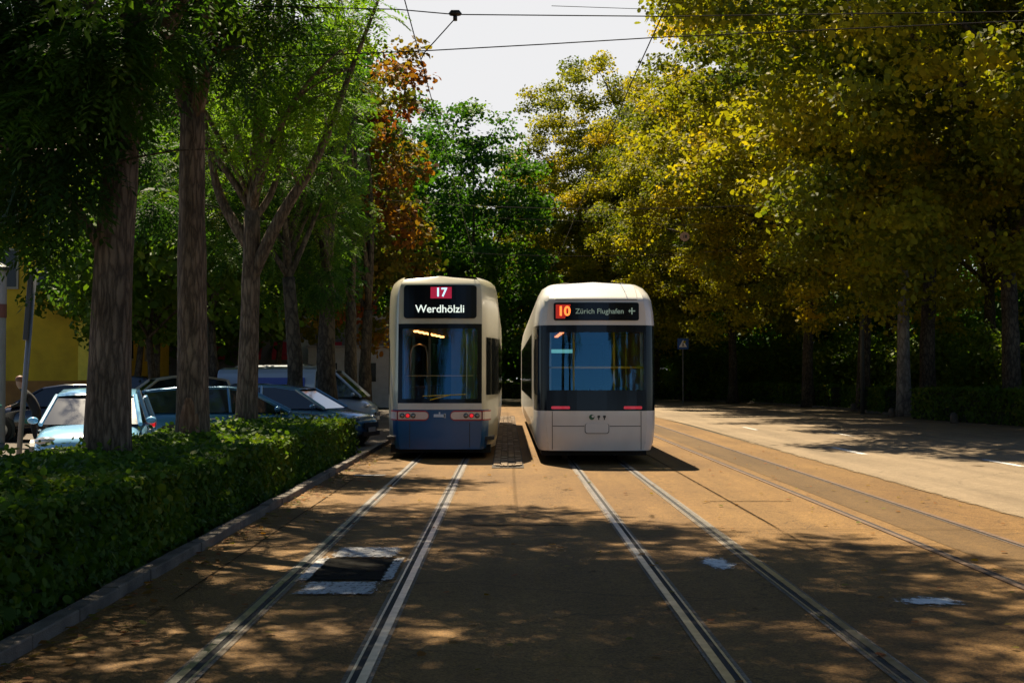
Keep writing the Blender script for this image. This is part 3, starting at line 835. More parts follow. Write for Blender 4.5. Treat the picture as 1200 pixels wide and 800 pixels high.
M_core = mat('hedge_core', (.012, .018, .008), .95)
hedge('clipped_hedge', [(-3.25, 5.0 + i * 1.28, -5.65, 5.0 + i * 1.28) for i in range(21)], .80, 105000, .062, LF_hedge, M_core,
      'long clipped green hedge along the left kerb', 5, hvar=.045)
GH = 'dark hedges along the right side of the road'
hedge('clipped_hedge', [(17.7, 40, 19.7, 40), (17.45, 48, 19.4, 48), (16.1, 56.6, 18.0, 57.2)], 1.22, 16000, .10, LF_hedge, M_core, 'dark clipped hedge at the right edge, the tall nearest one across the road', 6, group=GH)
hedge('clipped_hedge', [(16.7, 63.0, 18.2, 63.2), (16.75, 66.0, 18.2, 66.2)], 1.15, 4000, .11, LF_hedge, M_core, 'short piece of dark hedge left of the pale trunk', 7, group=GH)
hedge('clipped_hedge', [(17.1, 68.5, 18.5, 68.7), (17.2, 73.2, 18.6, 73.4)], 1.15, 4500, .11, LF_hedge, M_core, 'short piece of dark hedge below the thin dark trunk', 8, group=GH)
hedge('clipped_hedge', [(17.2, 75.5, 18.8, 76.2), (15.4, 89, 16.8, 90), (11.3, 105, 12.3, 106), (6, 110, 6.5, 111.2), (-4, 104, -4.2, 105.5)], 1.2, 17000, .13, LF_hedge, M_core, 'long dark hedge that runs behind the white tram to the blue sign', 9, group=GH)

# sunlit bushes behind the right trunks
GS = 'bushes in the park'
def bush(seed, name='park_bush'):
    return make_tree(name, (0, 0, 0), seed, 4.2, .7, .1, 2.3, .06, BK_plane, LF_bush, 5200, .17, n_limb=6, n_fill=60, clump=.75, tint=(.55, .2), cat='bush', group=GS, flat=.8)


bb = [bush(101), bush(102)]
for i, (x, y, s, lab) in enumerate([
    (13.2, 97, 1.0, 'bright bush right behind the blue crossing sign'), (15.8, 93, .9, 'bright bush just right of the sign, next to a dark trunk'), (18.9, 95, 1.0, 'bright bush between the two dark trunks right of the sign'),
    (19.5, 82, .9, 'bush behind the end of the long hedge'), (21.2, 78, .95, 'bush left of the thin dark trunk'), (21.3, 70.5, .9, 'bush between thin dark trunk and pale trunk'),
    (22.6, 66.0, .9, 'bush hidden behind the pale trunk'), (22.3, 58.0, .85, 'bush between the pale trunk and the rightmost trunk'), (23.0, 54.5, .95, 'bush just left of the rightmost trunk'), (21.6, 50.3, .8, 'bright bush at the right edge behind the hedge'),
    (10.2, 108, 1.0, 'bush right of the white tram behind the far hedge'), (27, 84, 1.3, 'tall bush deep in the park, middle of the right side'), (29, 68, 1.3, 'tall bush deep in the park behind the pale trunk'), (24, 100, 1.2, 'tall bush deep in the park right of the sign')]):
    o = bb[i] if i < 2 else copy_tree(bb[i % 2])
    o.location = (x, y, 0); o.scale = (s, s, s); o.rotation_euler = (0, 0, .9 * i); o['label'] = lab
# unbroken far undergrowth
rs = np.random.RandomState(7); n = 42000
ang = rs.uniform(0, 1, n)
pth = np.array([(-46, 88), (-24, 100), (-4, 124), (14, 127), (32, 124), (46, 100), (50, 60)], float)
k = np.clip((ang * 6).astype(int), 0, 5); f = (ang * 6 - k)[:, None]
pos2 = pth[k] * (1 - f) + pth[k + 1] * f + rs.normal(size=(n, 2)) * 1.6
hh = 10.5 + 2.5 * np.sin(ang * 40) + 1.5 * np.sin(ang * 93)
pos = np.concatenate([pos2, (rs.uniform(0, 1, (n, 1)) ** .9) * hh[:, None]], 1)
V = leaves_simple(rs, pos, nrm(np.concatenate([-pos2 + np.array([0, 40]), np.zeros((n, 1))], 1)), .62, .3)
uo = bpy.data.objects.new('far_woods', np_mesh('far_woods', V, V.shape[1], np.clip(.35 + .2 * np.sin(ang * 77) + rs.normal(size=n) * .15, 0, 1), LF_green)); col.objects.link(uo)
uo['kind'] = 'stuff'; uo['label'] = 'dark unbroken woods far behind the park trees'; uo['category'] = 'woods'

# ------------------------------------------------------------------ trams
M_cream = mat('cream_paint', (.52, .48, .35), .32, coat=.5, var=.10, vscale=1.5)
M_twhite = mat('tram_white', (.66, .635, .575), .30, coat=.5, var=.10, vscale=1.2)
M_blue = mat('tram_blue', (.004, .085, .23), .32, coat=.25, var=.1, vscale=1.5)
M_blk = mat('black_rubber', (.010, .010, .011), .45)
M_gloss = mat('black_gloss', (.006, .008, .012), .10, spec=.22)
M_sidegl = mat('side_glass', (.010, .012, .012), .05, spec=.6)
M_under = mat('underframe', (.012, .011, .010), .8)
M_int = mat('tram_lining', (.33, .29, .24), .7)
M_intd = mat('tram_lining_dark', (.05, .045, .04), .7)
M_seat = mat('seat_cloth', (.03, .06, .16), .8)
M_yel = mat('handrail_yellow', (.75, .50, .03), .35)
M_chrome = mat('steel_pole', (.55, .55, .52), .3, .9)
M_red = mat('red_lens', (.55, .012, .02), .2, coat=.8, emit=(1, .02, .03), estr=.25)
M_redtrim = mat('red_trim', (.42, .02, .03), .4)
M_lampface = mat('lamp_panel', (.80, .62, .52), .3, coat=.6)
M_clear = mat('clear_lens', (.25, .24, .22), .12, .5, coat=1)
M_ledw = mat('led_white', (.3, .3, .3), .5, emit=(.45, .75, 1.0), estr=.60)
M_leda = mat('led_pale', (.3, .3, .3), .5, emit=(.85, .95, .85), estr=.42)
M_ledbox = mat('led_square', (.2, .01, .03), .5, emit=(.75, .02, .08), estr=.17)
M_ledo = mat('led_orange', (.3, .05, .01), .5, emit=(1, .16, .03), estr=1.1)
M_ledodim = mat('led_orange_dim', (.1, .01, .01), .5, emit=(.5, .02, .01), estr=.28)
M_leddim = mat('led_dim', (.1, .12, .1), .5, emit=(.55, .75, .6), estr=.09)
M_warm = mat('ceiling_lamp', (.8, .7, .5), .5, emit=(1.0, .42, .12), estr=2.6)
M_glass = glass_mat('windscreen_glass', (.84, .88, .86), .072)
M_green = mat('logo_green', (.01, .10, .04), .5)
M_dkgrey = mat('dark_mark', (.03, .035, .035), .5)


class Body:
    """tram shell: profile points from bottom to roof centre, lofted through nose stations"""
    def __init__(s, prof, stations, lean, bow):
        s.prof = prof; s.st = stations; s.lean = lean; s.bow = bow; s.w0 = stations[0][1]

    def hw(s, z, w=None):
        w = w or s.w0
        p = s.prof
        for (xa, za), (xb, zb) in zip(p, p[1:]):
            if za <= z <= zb: return w * (xa + (xb - xa) * (z - za) / max(1e-6, zb - za))
        return w * p[-1][0]

    def fy(s, x, z): return s.lean(z) + s.bow * (x / s.w0) ** 2

    def ring(s, k):
        y, w, wt = s.st[k]
        pts = []
        for sg in (-1, 1):
            seq = s.prof if sg < 0 else s.prof[::-1]
            for i, (xf, z) in enumerate(seq):
                if sg > 0 and i == 0: continue
                pts.append((sg * xf * w, y + (s.lean(z) + s.bow * xf * xf * 1.0) * wt, z))
        return pts

    def shell(s, matfun, b=None):
        b = b or MB(); n = 2 * len(s.prof) - 1; base = len(b.v)
        for k in range(len(s.st)): b.v.extend(s.ring(k))
        for k in range(len(s.st) - 1):
            for j in range(n - 1):
                zmid = (b.v[base + j][2] + b.v[base + j + 1][2]) / 2
                b.f.append((base + k * n + j, base + k * n + j + 1, base + (k + 1) * n + j + 1, base + (k + 1) * n + j)); b.m.append(matfun(k, zmid))
        k = len(s.st) - 1
        b.f.append(tuple(base + k * n + j for j in range(n))); b.m.append(matfun(k, 3.3))
        return b

    def panel(s, z0, z1, x0=None, x1=None, off=0.0, nz=6, nx=10, mi=0, b=None, side=None):
        """a patch of the front face between two heights; x limits default to the body outline"""
        b = b or MB(); vs = []; fs = []
        for j in range(nz + 1):
            z = z0 + (z1 - z0) * j / nz; h = s.hw(z)
            xa = -h if x0 is None else max(-h, x0); xb = h if x1 is None else min(h, x1)
            for i in range(nx + 1):
                x = xa + (xb - xa) * i / nx
                vs.append((x, s.fy(x, z) - off, z))
        for j in range(nz):
            for i in range(nx): fs.append((j * (nx + 1) + i, j * (nx + 1) + i + 1, (j + 1) * (nx + 1) + i + 1, (j + 1) * (nx + 1) + i))
        return b.add(vs, fs, mi)

    def capsule(s, x0, x1, z0, z1, off, b=None, mi=0, rl=None, rr=None, depth=.02):
        """rounded panel standing slightly proud of the front"""
        b = b or MB(); r = (z1 - z0) / 2
        rl = r if rl is None else rl; rr = r if rr is None else rr
        zs = sorted({z0, z1} | {z0 + (z1 - z0) * k / 8 for k in range(9)} | {z0 + q * (1 - math.cos(R(a))) for q in (rl, rr) for a in (15, 35, 55, 75)} | {z1 - q * (1 - math.cos(R(a))) for q in (rl, rr) for a in (15, 35, 55, 75)})
        def inset(q, z):
            dz = max(q - (z - z0), q - (z1 - z), 0)
            return q - math.sqrt(max(0, q * q - dz * dz))
        nx = 14; vs = []; fs = []
        for z in zs:
            xa, xb = x0 + inset(rl, z), x1 - inset(rr, z)
            for i in range(nx + 1):
                x = xa + (xb - xa) * i / nx; vs.append((x, s.fy(x, z) - off, z))
        nv = len(vs); nz = len(zs); vs += [(x, y + depth, z) for x, y, z in vs]
        for j in range(nz - 1):
            for i in range(nx): fs.append((j * (nx + 1) + i, j * (nx + 1) + i + 1, (j + 1) * (nx + 1) + i + 1, (j + 1) * (nx + 1) + i))
        rim = [i for i in range(nx + 1)] + [j * (nx + 1) + nx for j in range(1, nz)] + [(nz - 1) * (nx + 1) + i for i in range(nx - 1, -1, -1)] + [j * (nx + 1) for j in range(nz - 2, 0, -1)]
        fs += [(rim[k], rim[(k + 1) % len(rim)], nv + rim[(k + 1) % len(rim)], nv + rim[k]) for k in range(len(rim))]
        return b.add(vs, fs, mi)


def strip_side(b, body, ya, yb, z0, z1, sg, w=1.2, off=.006, mi=0):
    x = sg * (w + off)
    b.add([(x, ya, z0), (x, yb, z0), (x, yb, z1), (x, ya, z1)], [(0, 1, 2, 3)], mi)


def nose_pane(body, k0, t0, k1, t1, z0, z1, sg, off=.008):
    """window pane on the tapered nose side between stations"""
    def P(k, t, z):
        ya, wa, wta = body.st[k]; yb, wb, wtb = body.st[k + 1]
        y = ya + (yb - ya) * t; w = wa + (wb - wa) * t; wt = wta + (wtb - wta) * t
        xf = body.hw(z, 1.0)
        nx = Vector((yb - ya, -(wb - wa), 0)).normalized()
        return (sg * (w * xf + nx.x * off), y + (body.lean(z) + body.bow * xf * xf) * wt + nx.y * off, z)
    b = MB(); vs = []
    path = [(k0, t0)] + [(k, 0.0) for k in range(k0 + 1, k1 + 1)] + [(k1, t1)]
    for k, t in path: vs += [P(k, t, z0), P(k, t, (z0 + z1) / 2), P(k, t, z1)]
    fs = []
    for i in range(len(path) - 1):
        for j in range(2): fs.append((i * 3 + j, i * 3 + 3 + j, i * 3 + 4 + j, i * 3 + 1 + j))
    return b.add(vs, fs)


def seats(root, y0, n, xw=.78):
    for k in range(n):
        for sg in (-1, 1):
            b = MB(); y = y0 + k * 1.5
            b.box((sg * xw * .85, y, .82), (.44, .42, .08)); b.box((sg * xw * .85, y + .2, 1.15), (.44, .07, .62)); b.box((sg * xw * .85, y, .6), (.1, .3, .4))
            b.build('seat', M_seat, root, bevel=.02)


def bogies(root, ys):
    for y in ys:
        bo = MB().box((0, y, .30), (1.7, 1.9, .22)).build('bogie', M_under, root)
        for dy in (-.75, .75):
            for sg in (-1, 1):
                MB().disc((sg * .56, y + dy, .295), (1, 0, 0), .285, .11, 24).build('wheel', M_rust_shade, bo)


def side_windows(root, body, ys, z0, z1, skip=()):
    for sg in (-1, 1):
        for ya, yb in ys:
            b = MB(); strip_side(b, body, ya, yb, z0, z1, sg); b.build('side_window', M_sidegl, root)


# ---- blue and cream tram
LX = -1.39; LY = 29.4
lt = empty('tram', (LX, LY, 0), 0, 'blue and cream tram on the left track showing route 17', 'tram')
prof = [(.95, .20), (.985, .42), (1.0, .78), (1.0, 1.02), (1.0, 1.15), (1.0, 1.9), (1.0, 2.72), (1.0, 2.80), (.998, 3.15), (.99, 3.38), (.972, 3.56), (.935, 3.69), (.86, 3.775), (.62, 3.80), (.3, 3.806), (0, 3.808)]
def lean_l(z):
    if z < 1.15: return .02 * (1.15 - z)
    if z < 3.60: return .10 * (z - 1.15)
    return .10 * 2.45 + (z - 3.60) * 1.0
LB = Body(prof, [(0, .87, 1), (.05, .91, 1), (.42, 1.01, 1), (1.0, 1.125, .85), (1.8, 1.2, .5), (2.8, 1.2, .0), (22, 1.2, 0)], lean_l, .10)
def lmat(k, z):
    if z < 1.02: return 0 if k < 2 or k > 3 else (0 if k < 1 else 1)
    return 1
sh = LB.shell(lmat).build('body_shell', [M_blue, M_cream], lt, smooth=True)
LB.panel(.20, 1.02, nz=8).build('front_skirt', M_blue, lt, smooth=True)
LB.panel(1.02, 1.15, off=.012, nz=2).build('white_band', M_twhite, lt, smooth=True)
b = LB.panel(1.15, 1.24, nz=2, off=.004); LB.panel(1.24, 2.70, None, -.78, off=.003, nx=3, b=b); LB.panel(1.24, 2.70, .78, None, off=.003, nx=3, b=b); LB.panel(2.70, 2.795, off=.006, nz=2, b=b)
b.build('screen_surround', M_gloss, lt)
LB.panel(1.24, 2.70, -.78, .78, nz=8, nx=12).build('windscreen', M_glass, lt, smooth=True)
LB.panel(2.80, 3.808, nz=14, nx=14).build('front_visor', M_cream, lt, smooth=True)
dd = LB.capsule(-.76, .76, 2.91, 3.61, .035, rl=.07, rr=.07, depth=.10).build('destination_display', M_gloss, lt, smooth=False)
fy = LB.fy(0, 3.26) - .045; rx = (R(90) - math.atan(.085), 0, 0)
LB.panel(3.325, 3.565, -.20, .24, off=.041).build('route_square', M_ledbox, dd)
text('route_number', '17', .25, (.02, LB.fy(0, 3.45) - .056, 3.445), (R(90), 0, 0), M_ledw, dd, bold=.006)
text('destination_lettering', 'Werdhölzli', .225, (0, LB.fy(0, 3.1) - .050, 3.10), (R(90), 0, 0), M_leda, dd, bold=.002)
# tail light clusters
for sg in (-1, 1):
    x0, x1 = (-.875, -.22) if sg < 0 else (.22, .875)
    tl = LB.capsule(x0, x1, .79, 1.0, .020, rl=.02 if sg < 0 else None, rr=.02 if sg > 0 else None).build('tail_light', M_redtrim, lt)
    LB.capsule(x0 + .012, x1 - .012, .818, .972, .030, rl=.02 if sg < 0 else None, rr=.02 if sg > 0 else None).build('lamp_panel', M_lampface, tl)
    nose_pane(LB, 0, .05, 2, .25, .79, 1.0, sg, off=.016).build('lamp_edge', M_redtrim, tl)
    nose_pane(LB, 0, .05, 2, .22, .818, .972, sg, off=.024).build('side_marker', M_lampface, tl)
    for q, mm_ in ((-1, M_clear), (0, M_red), (1, M_clear)):
        x = sg * .66 + q * .115
        b = MB().disc((x, LB.fy(x, .895) - .036, .895), (0, 1, 0), .052, .02, 20); b.build('lamp_ring', M_blk, tl)
        MB().ball((x, LB.fy(x, .895) - .046, .895), (.040, .016, .040)).build('lamp', mm_, tl, smooth=True)
b = MB().box((0, LB.fy(0, .9) - .004, .895), (.24, .012, .06)); b.box((.0, LB.fy(0, .9) - .004, .945), (.03, .012, .05)); b.box((.11, LB.fy(0, .9) - .004, .895), (.04, .012, .09))
b.build('front_emblem', mat('emblem_white', (.6, .66, .72), .4), lt)
for x in (-.62, .62): MB().box((x, LB.fy(x, .5) - .002, .49), (.012, .008, .52)).build('panel_seam', M_dkgrey, lt)
# wiper
b = MB(); b.tube([(-.2, LB.fy(-.2, 1.22) - .02, 1.22), (.25, LB.fy(.25, 1.3) - .03, 1.33)], .010, 6); b.tube([(-.35, LB.fy(0, 1.3) - .03, 1.30), (.55, LB.fy(.5, 1.33) - .03, 1.335)], .008, 6); b.build('wiper', M_yel, lt)
for sg in (-1, 1):
    for (k0, t0, k1, t1) in ((1, .45, 2, .30), (2, .40, 2, .97), (3, .05, 3, .92), (4, .1, 4, .95)) if sg > 0 else ((3, .0, 3, .9), (4, .1, 4, .95)):
        nose_pane(LB, k0, t0, k1, t1, 1.32, 2.52, sg).build('side_window', M_sidegl, lt)
side_windows(lt, LB, [(2.9 + i * 1.85, 2.9 + i * 1.85 + 1.72) for i in range(10)], 1.30, 2.60)
MB().box((0, 11, .19), (2.1, 21, .16)).build('underframe', M_under, lt)
bogies(lt, (3.4, 10.5, 18))
for y, l in ((5.0, 2.6), (8.9, 3.4), (14.5, 3.0), (18.8, 2.4)): MB().box((0, y, 3.83), (1.6, l, .18)).build('roof_equipment', M_cream, lt, bevel=.05)
# interior
MB().box((0, 11, .42), (2.25, 21.4, .06)).build('floor_plate', M_intd, lt)
MB().box((0, 11.6, 2.74), (2.2, 20, .04)).build('ceiling_lining', M_int, lt)
b = MB(); b.box((-.30, 1.75, 1.6), (.05, .06, 2.2)); b.box((.62, 1.75, 1.6), (.9, .05, 2.2)); b.box((-.98, 1.75, 1.6), (.25, .05, 2.2))
b.build('cab_partition', M_int, lt)
b = MB()
b.tube([(-.75, 2.3, .5), (-.75, 2.3, 2.2), (-.70, 2.3, 2.36), (-.55, 2.3, 2.42), (-.42, 2.3, 2.36), (-.38, 2.3, 2.2), (-.38, 2.3, .5)], .022, 8)
b.build('door_frame', M_chrome, lt, smooth=True)
b = MB(); b.tube([(-.78, .55, 1.72), (.78, .55, 1.72)], .012, 6); b.tube([(.55, .55, 1.0), (.55, .55, 2.6)], .016, 6); b.tube([(-.76, .4, 1.2), (-.76, .4, 2.68)], .03, 8); b.tube([(.72, .5, 1.2), (.72, .5, 2.68)], .03, 8)
b.build('cab_rail', M_chrome, lt)
MB().box((0, .55, 1.08), (1.5, .5, .28)).build('dashboard', M_blk, lt, bevel=.04)
for k in range(7):
    b = MB().box((-.62 + .06 * k, 2.2 + k * .75, 2.70), (.10, .34, .03)); b.build('ceiling_lamp', M_warm, lt)
seats(lt, 4.0, 5)
o = MB().box((0, 12, 1.5), (2.2, .05, 2.3)).build('saloon_partition', M_intd, lt)

# ---- white tram
RX = 1.74; RY = 27.5
rt_ = empty('tram', (RX, RY, 0), 0, 'white tram on the right track with dark wraparound window showing route 10', 'tram')
profr = [(.93, .27), (.97, .40), (1.0, .7), (1.0, 1.04), (1.0, 1.9), (1.0, 2.40), (1.0, 2.70), (.985, 2.95), (.95, 3.2), (.915, 3.34), (.86, 3.46), (.76, 3.545), (.5, 3.59), (0, 3.60)]
def lean_r(z):
    if z < 1.0: return .10 * max(0, .55 - z) + .0
    if z < 3.2: return .05 * (z - 1.0)
    return .11 + (z - 3.2) * 1.4 + (z - 3.2) ** 2 * 3.0
RB = Body(profr, [(0, .97, 1), (.07, 1.07, 1), (.24, 1.145, 1), (.6, 1.19, .95), (1.2, 1.2, .8), (3.0, 1.2, 0), (26, 1.2, 0)], lean_r, .10)
def rmat(k, z):
    if k < 4 and 1.04 < z < 2.70: return 1
    return 0
RB.shell(rmat).build('body_shell', [M_twhite, M_gloss], rt_, smooth=True)
RB.panel(.27, 1.04, nz=8).build('front_skirt', M_twhite, rt_, smooth=True)
b = RB.panel(1.04, 1.44, off=.004, nz=4); RB.panel(1.44, 2.56, None, -.92, off=.004, nx=3, b=b); RB.panel(1.44, 2.56, .92, None, off=.004, nx=3, b=b); RB.panel(2.56, 2.70, off=.004, nz=2, b=b)
b.build('screen_surround', M_gloss, rt_)
RB.panel(1.44, 2.56, -.92, .92, nz=8, nx=12).build('rear_window', M_glass, rt_, smooth=True)
RB.panel(2.70, 3.60, nz=16, nx=14).build('front_visor', M_twhite, rt_, smooth=True)
dd = RB.capsule(-.83, .83, 2.79, 3.14, .02, rl=.04, rr=.04, depth=.06).build('destination_display', M_gloss, rt_)
MB().box((-.63, RB.fy(-.63, 2.965) - .026, 2.965), (.32, .006, .27)).build('route_square', M_ledodim, dd)
text('route_number', '10', .25, (-.63, RB.fy(-.63, 2.965) - .036, 2.965), (R(90), 0, 0), M_ledo, dd, bold=.008)
text('destination_lettering', 'Zürich Flughafen', .14, (.06, RB.fy(0, 2.965) - .026, 2.965), (R(90), 0, 0), M_leddim, dd, bold=.001)
b = MB(); yv = RB.fy(.68, 2.97) - .026
b.box((.69, yv, 2.975), (.13, .004, .022)); b.box((.69, yv, 2.975), (.025, .0045, .13)); b.box((.645, yv, 2.975), (.014, .005, .06)); b.build('plane_symbol', M_leddim, dd)
for sg in (-1, 1):
    RB.capsule(min(sg * .52, sg * .88), max(sg * .52, sg * .88), 1.075, 1.13, .022, rl=.02, rr=.02).build('tail_light', mat('red_dark_lens', (.40, .008, .02), .2, coat=.6, emit=(1, .02, .05), estr=.10), rt_)
M_seam = mat('seam', (.05, .047, .045), .6)
for sg in (-1, 1):
    RB.panel(.29, 1.03, sg * .86 - .006, sg * .86 + .006, off=.003, nx=1).build('panel_seam', M_seam, rt_)
    RB.panel(.738, .752, *sorted((sg * .245, sg * .85)), off=.003, nz=1).build('panel_seam', M_seam, rt_)
    RB.panel(3.20, 3.50, sg * .80 - .005, sg * .80 + .005, off=.004, nx=1).build('panel_seam', M_seam, rt_)
RB.panel(3.192, 3.206, -.80, .80, off=.004, nz=1).build('panel_seam', M_seam, rt_)
hd = RB.capsule(-.235, .235, .60, .80, .014, rl=.05, rr=.05).build('coupler_flap', mat('flap_edge', (.10, .10, .09), .6), rt_)
RB.capsule(-.222, .222, .613, .80, .022, rl=.045, rr=.045).build('flap_cover', M_twhite, hd)
lg = MB().disc((-.10, RB.fy(0, .92) - .006, .92), (0, 1, 0), .052, .012, 24).build('emblem', M_green, rt_)
MB().disc((-.08, RB.fy(0, .92) - .014, .935), (0, 1, 0), .024, .008, 16).build('emblem_notch', M_twhite, lg)
b = MB()
for x in (.035, .145):
    b.box((x, RB.fy(0, .92) - .004, .93), (.05, .01, .045)); b.box((x, RB.fy(0, .92) - .004, .89), (.022, .01, .045))
b.build('emblem_mark', M_dkgrey, rt_)
MB().box((0, 13.5, .22), (2.1, 25, .18)).build('underframe', M_under, rt_)
bogies(rt_, (2.4, 11, 20))
side_windows(rt_, RB, [(3.3 + i * 2.1, 3.3 + i * 2.1 + 1.95) for i in range(10)], 1.22, 2.62)
for y, l in ((5.4, 2.6), (10.2, 4.2), (17.5, 4.2)): MB().box((0, y, 3.62), (1.7, l, .16)).build('roof_equipment', M_twhite, rt_, bevel=.05)
MB().box((0, 13, .42), (2.25, 25, .06)).build('floor_plate', M_intd, rt_)
MB().box((0, 13.6, 2.72), (2.2, 24, .04)).build('ceiling_lining', M_int, rt_)
b = MB(); b.tube([(-.93, .34, 1.88), (.93, .34, 1.88)], .024, 8); b.tube([(-.43, .40, .5), (-.43, .40, 2.7)], .022, 8); b.tube([(.36, .40, .5), (.36, .40, 2.7)], .022, 8); b.tube([(.68, 1.4, .5), (.68, 1.4, 2.7)], .02, 8); b.build('handrail', M_yel, rt_, smooth=True)
b = MB()
for sg in (-1, 1): b.box((sg * .90, .36, 2.0), (.06, .05, 1.15))
b.build('window_post', mat('post_grey', (.42, .50, .54), .4), rt_)
seats(rt_, 2.6, 6)
MB().box((-.55, 3.4, 2.25), (.5, .03, .08)).build('info_screen', mat('screen_glow', (.1, .3, .3), .4, emit=(.2, .6, .6), estr=.25), rt_)
MB().box((0, 14, 1.5), (2.2, .05, 2.3)).build('saloon_partition', M_intd, rt_)
for k in range(5): MB().box((-.5, 3.6 + k * 1.1, 2.69), (.09, .4, .03)).build('ceiling_lamp', mat('ceiling_lamp_dim', (.6, .4, .3), .5, emit=(1, .3, .12), estr=.8), rt_)

# ------------------------------------------------------------------ cars
M_tyre = mat('tyre', (.012, .012, .012), .85)
M_rim = mat('alloy', (.40, .40, .40), .35, .9)
M_cglass = mat('car_glass', (.010, .014, .016), .03, coat=1.0)
M_hl = mat('headlight_glass', (.55, .56, .56), .1, .3, coat=1)
M_plate = mat('number_plate', (.6, .6, .58), .5)


def wheel(root, x, y, r=.31, wd=.2):
    wv = MB(); n = 24
    t = MB().disc((x, y, r), (0, 1, 0), r, wd, n).build('wheel', M_tyre, root, bevel=.03)
    sg = 1 if y > 0 else -1
    b = MB().disc((x, y + sg * (wd / 2 + .004), r), (0, 1, 0), r * .62, .02, 20)
    for k in range(5):
        a = k * 2 * math.pi / 5
        b.box((x + math.cos(a) * r * .33, y + sg * (wd / 2 + .018), r + math.sin(a) * r * .33), (.05, .02, .05))
    b.build('rim', M_rim, t)


def car(name, loc, rz, paint, label, body, cabin, hwid=.89, cabw=(.80, .62), cat='car', wheels=(-1.32, 1.36), wr=.31, light_z=.68, tail_z=.82, pillars=None, group='parked cars and vans'):
    """body: [(x, zbot, ztop, halfwidth)] rear to front;  cabin: side outline [(x,z)...] from rear belt over the roof to front belt"""
    root = empty(name, loc, rz, label, cat, group)
    b = MB(); n = 9; vs = []; fs = []
    for x, zb, zt, hwv in body:
        h = zt - zb
        for fx, fz in ((-.86, 0), (-.98, .12), (-1.0, .45), (-.97, .80), (-.86, .97), (-.4, 1.03), (.4, 1.03), (.86, .97), (.97, .80), (1.0, .45), (.98, .12), (.86, 0)):
            vs.append((x, fx * hwv, zb + h * fz))
    m = 12
    for i in range(len(body) - 1):
        for k in range(m): fs.append((i * m + k, i * m + (k + 1) % m, (i + 1) * m + (k + 1) % m, (i + 1) * m + k))
    fs.append(tuple(range(m))); fs.append(tuple((len(body) - 1) * m + k for k in range(m)))
    b.add(vs, fs).build('body', paint, root, smooth=True, subsurf=1)
    # glasshouse
    zmin = min(z for x, z in cabin); zmax = max(z for x, z in cabin)
    def cw(z): t = (z - zmin) / (zmax - zmin); return cabw[0] + (cabw[1] - cabw[0]) * t
    b = MB(); nc = len(cabin)
    vs = [(x, -cw(z), z) for x, z in cabin] + [(x, cw(z), z) for x, z in cabin]
    fs = [tuple(range(nc)), tuple(range(2 * nc - 1, nc - 1, -1))] + [(i, i + 1, nc + i + 1, nc + i) for i in range(nc - 1)]
    b.add(vs, fs).build('windows', M_cglass, root)
    # roof skin and pillars
    top = [(x, z) for x, z in cabin if z > zmin + (zmax - zmin) * .82]
    b = MB(); vs = []; fs = []
    top2 = [(top[0][0] - .05, top[0][1] - .02)] + top + [(top[-1][0] + .05, top[-1][1] - .03)]
    for x, z in top2:
        wv = cw(z)
        for f, dz in ((-1.02, -.03), (-.98, .02), (-.5, .04), (.5, .04), (.98, .02), (1.02, -.03)): vs.append((x, f * wv, z + dz))
    for i in range(len(top2) - 1):
        for k in range(5): fs.append((i * 6 + k, i * 6 + k + 1, (i + 1) * 6 + k + 1, (i + 1) * 6 + k))
    b.add(vs, fs).build('roof', paint, root, smooth=True)
    for sg in (-1, 1):
        for (xa, za), (xb, zb) in ((cabin[0], cabin[1]), (cabin[-2], cabin[-1])):
            MB().tube([(xa, sg * cw(za) * 1.0, za), (xb, sg * cw(zb) * 1.0, zb)], .040, 6).build('pillar', paint, root)
        for xp in (pillars or ()):
            MB().tube([(xp, sg * (cw(zmin) + .002), zmin), (xp - .06, sg * (cw(zmax) + .004), zmax)], .032, 6).build('pillar', paint, root)
    for x in wheels:
        for sg in (-1, 1):
            MB().disc((x, sg * (hwid - .085), wr + .01), (0, 1, 0), wr + .065, .19, 24).build('wheel_arch', M_blk, root)
            wheel(root, x, sg * (hwid - .07), wr)
    xf = body[-1][0]; xr = body[0][0]
    wf = body[-2][3]; wrr = body[1][3]
    for sg in (-1, 1):
        MB().ball((body[-2][0] - .03, sg * (wf - .20), light_z), (.12, .19, .075)).build('headlight', M_hl, root, smooth=True)
        MB().ball((body[1][0] - .02, sg * (wrr - .10), tail_z), (.10, .12, .11)).build('tail_light', M_red, root, smooth=True)
        mx = cabin[-1][0] - .25
        MB().ball((mx, sg * (hwid + .06), zmin + .08), (.07, .09, .06)).build('mirror', paint, root, smooth=True)
    b = MB().box((xf + .012, 0, .50), (.03, 1.0, .16)); b.box((xf + .01, 0, .30), (.03, 1.2, .12)); b.build('grille', M_blk, root, bevel=.01)
    MB().box((xf + .03, 0, .40), (.015, .50, .11)).build('number_plate', M_plate, root)
    MB().box((xr - .012, 0, .62), (.015, .50, .11)).build('number_plate', M_plate, root)
    # door shut lines
    b = MB()
    for x in (-.15, .85, -1.0):
        for sg in (-1, 1): b.box((x, sg * (hwid + .001), .62), (.010, .012, .52))
    b.build('door_seam', M_blk, root)
    b = MB()
    for x in (-.28, .68):
        for sg in (-1, 1): b.box((x - .2, sg * (hwid + .012), .80), (.16, .03, .025))
    b.build('door_handle', M_chrome, root)
    return root


def paint(n, c, rough=.25, metal=0.0): return mat('paint_' + n, c, rough, metal, coat=.9)


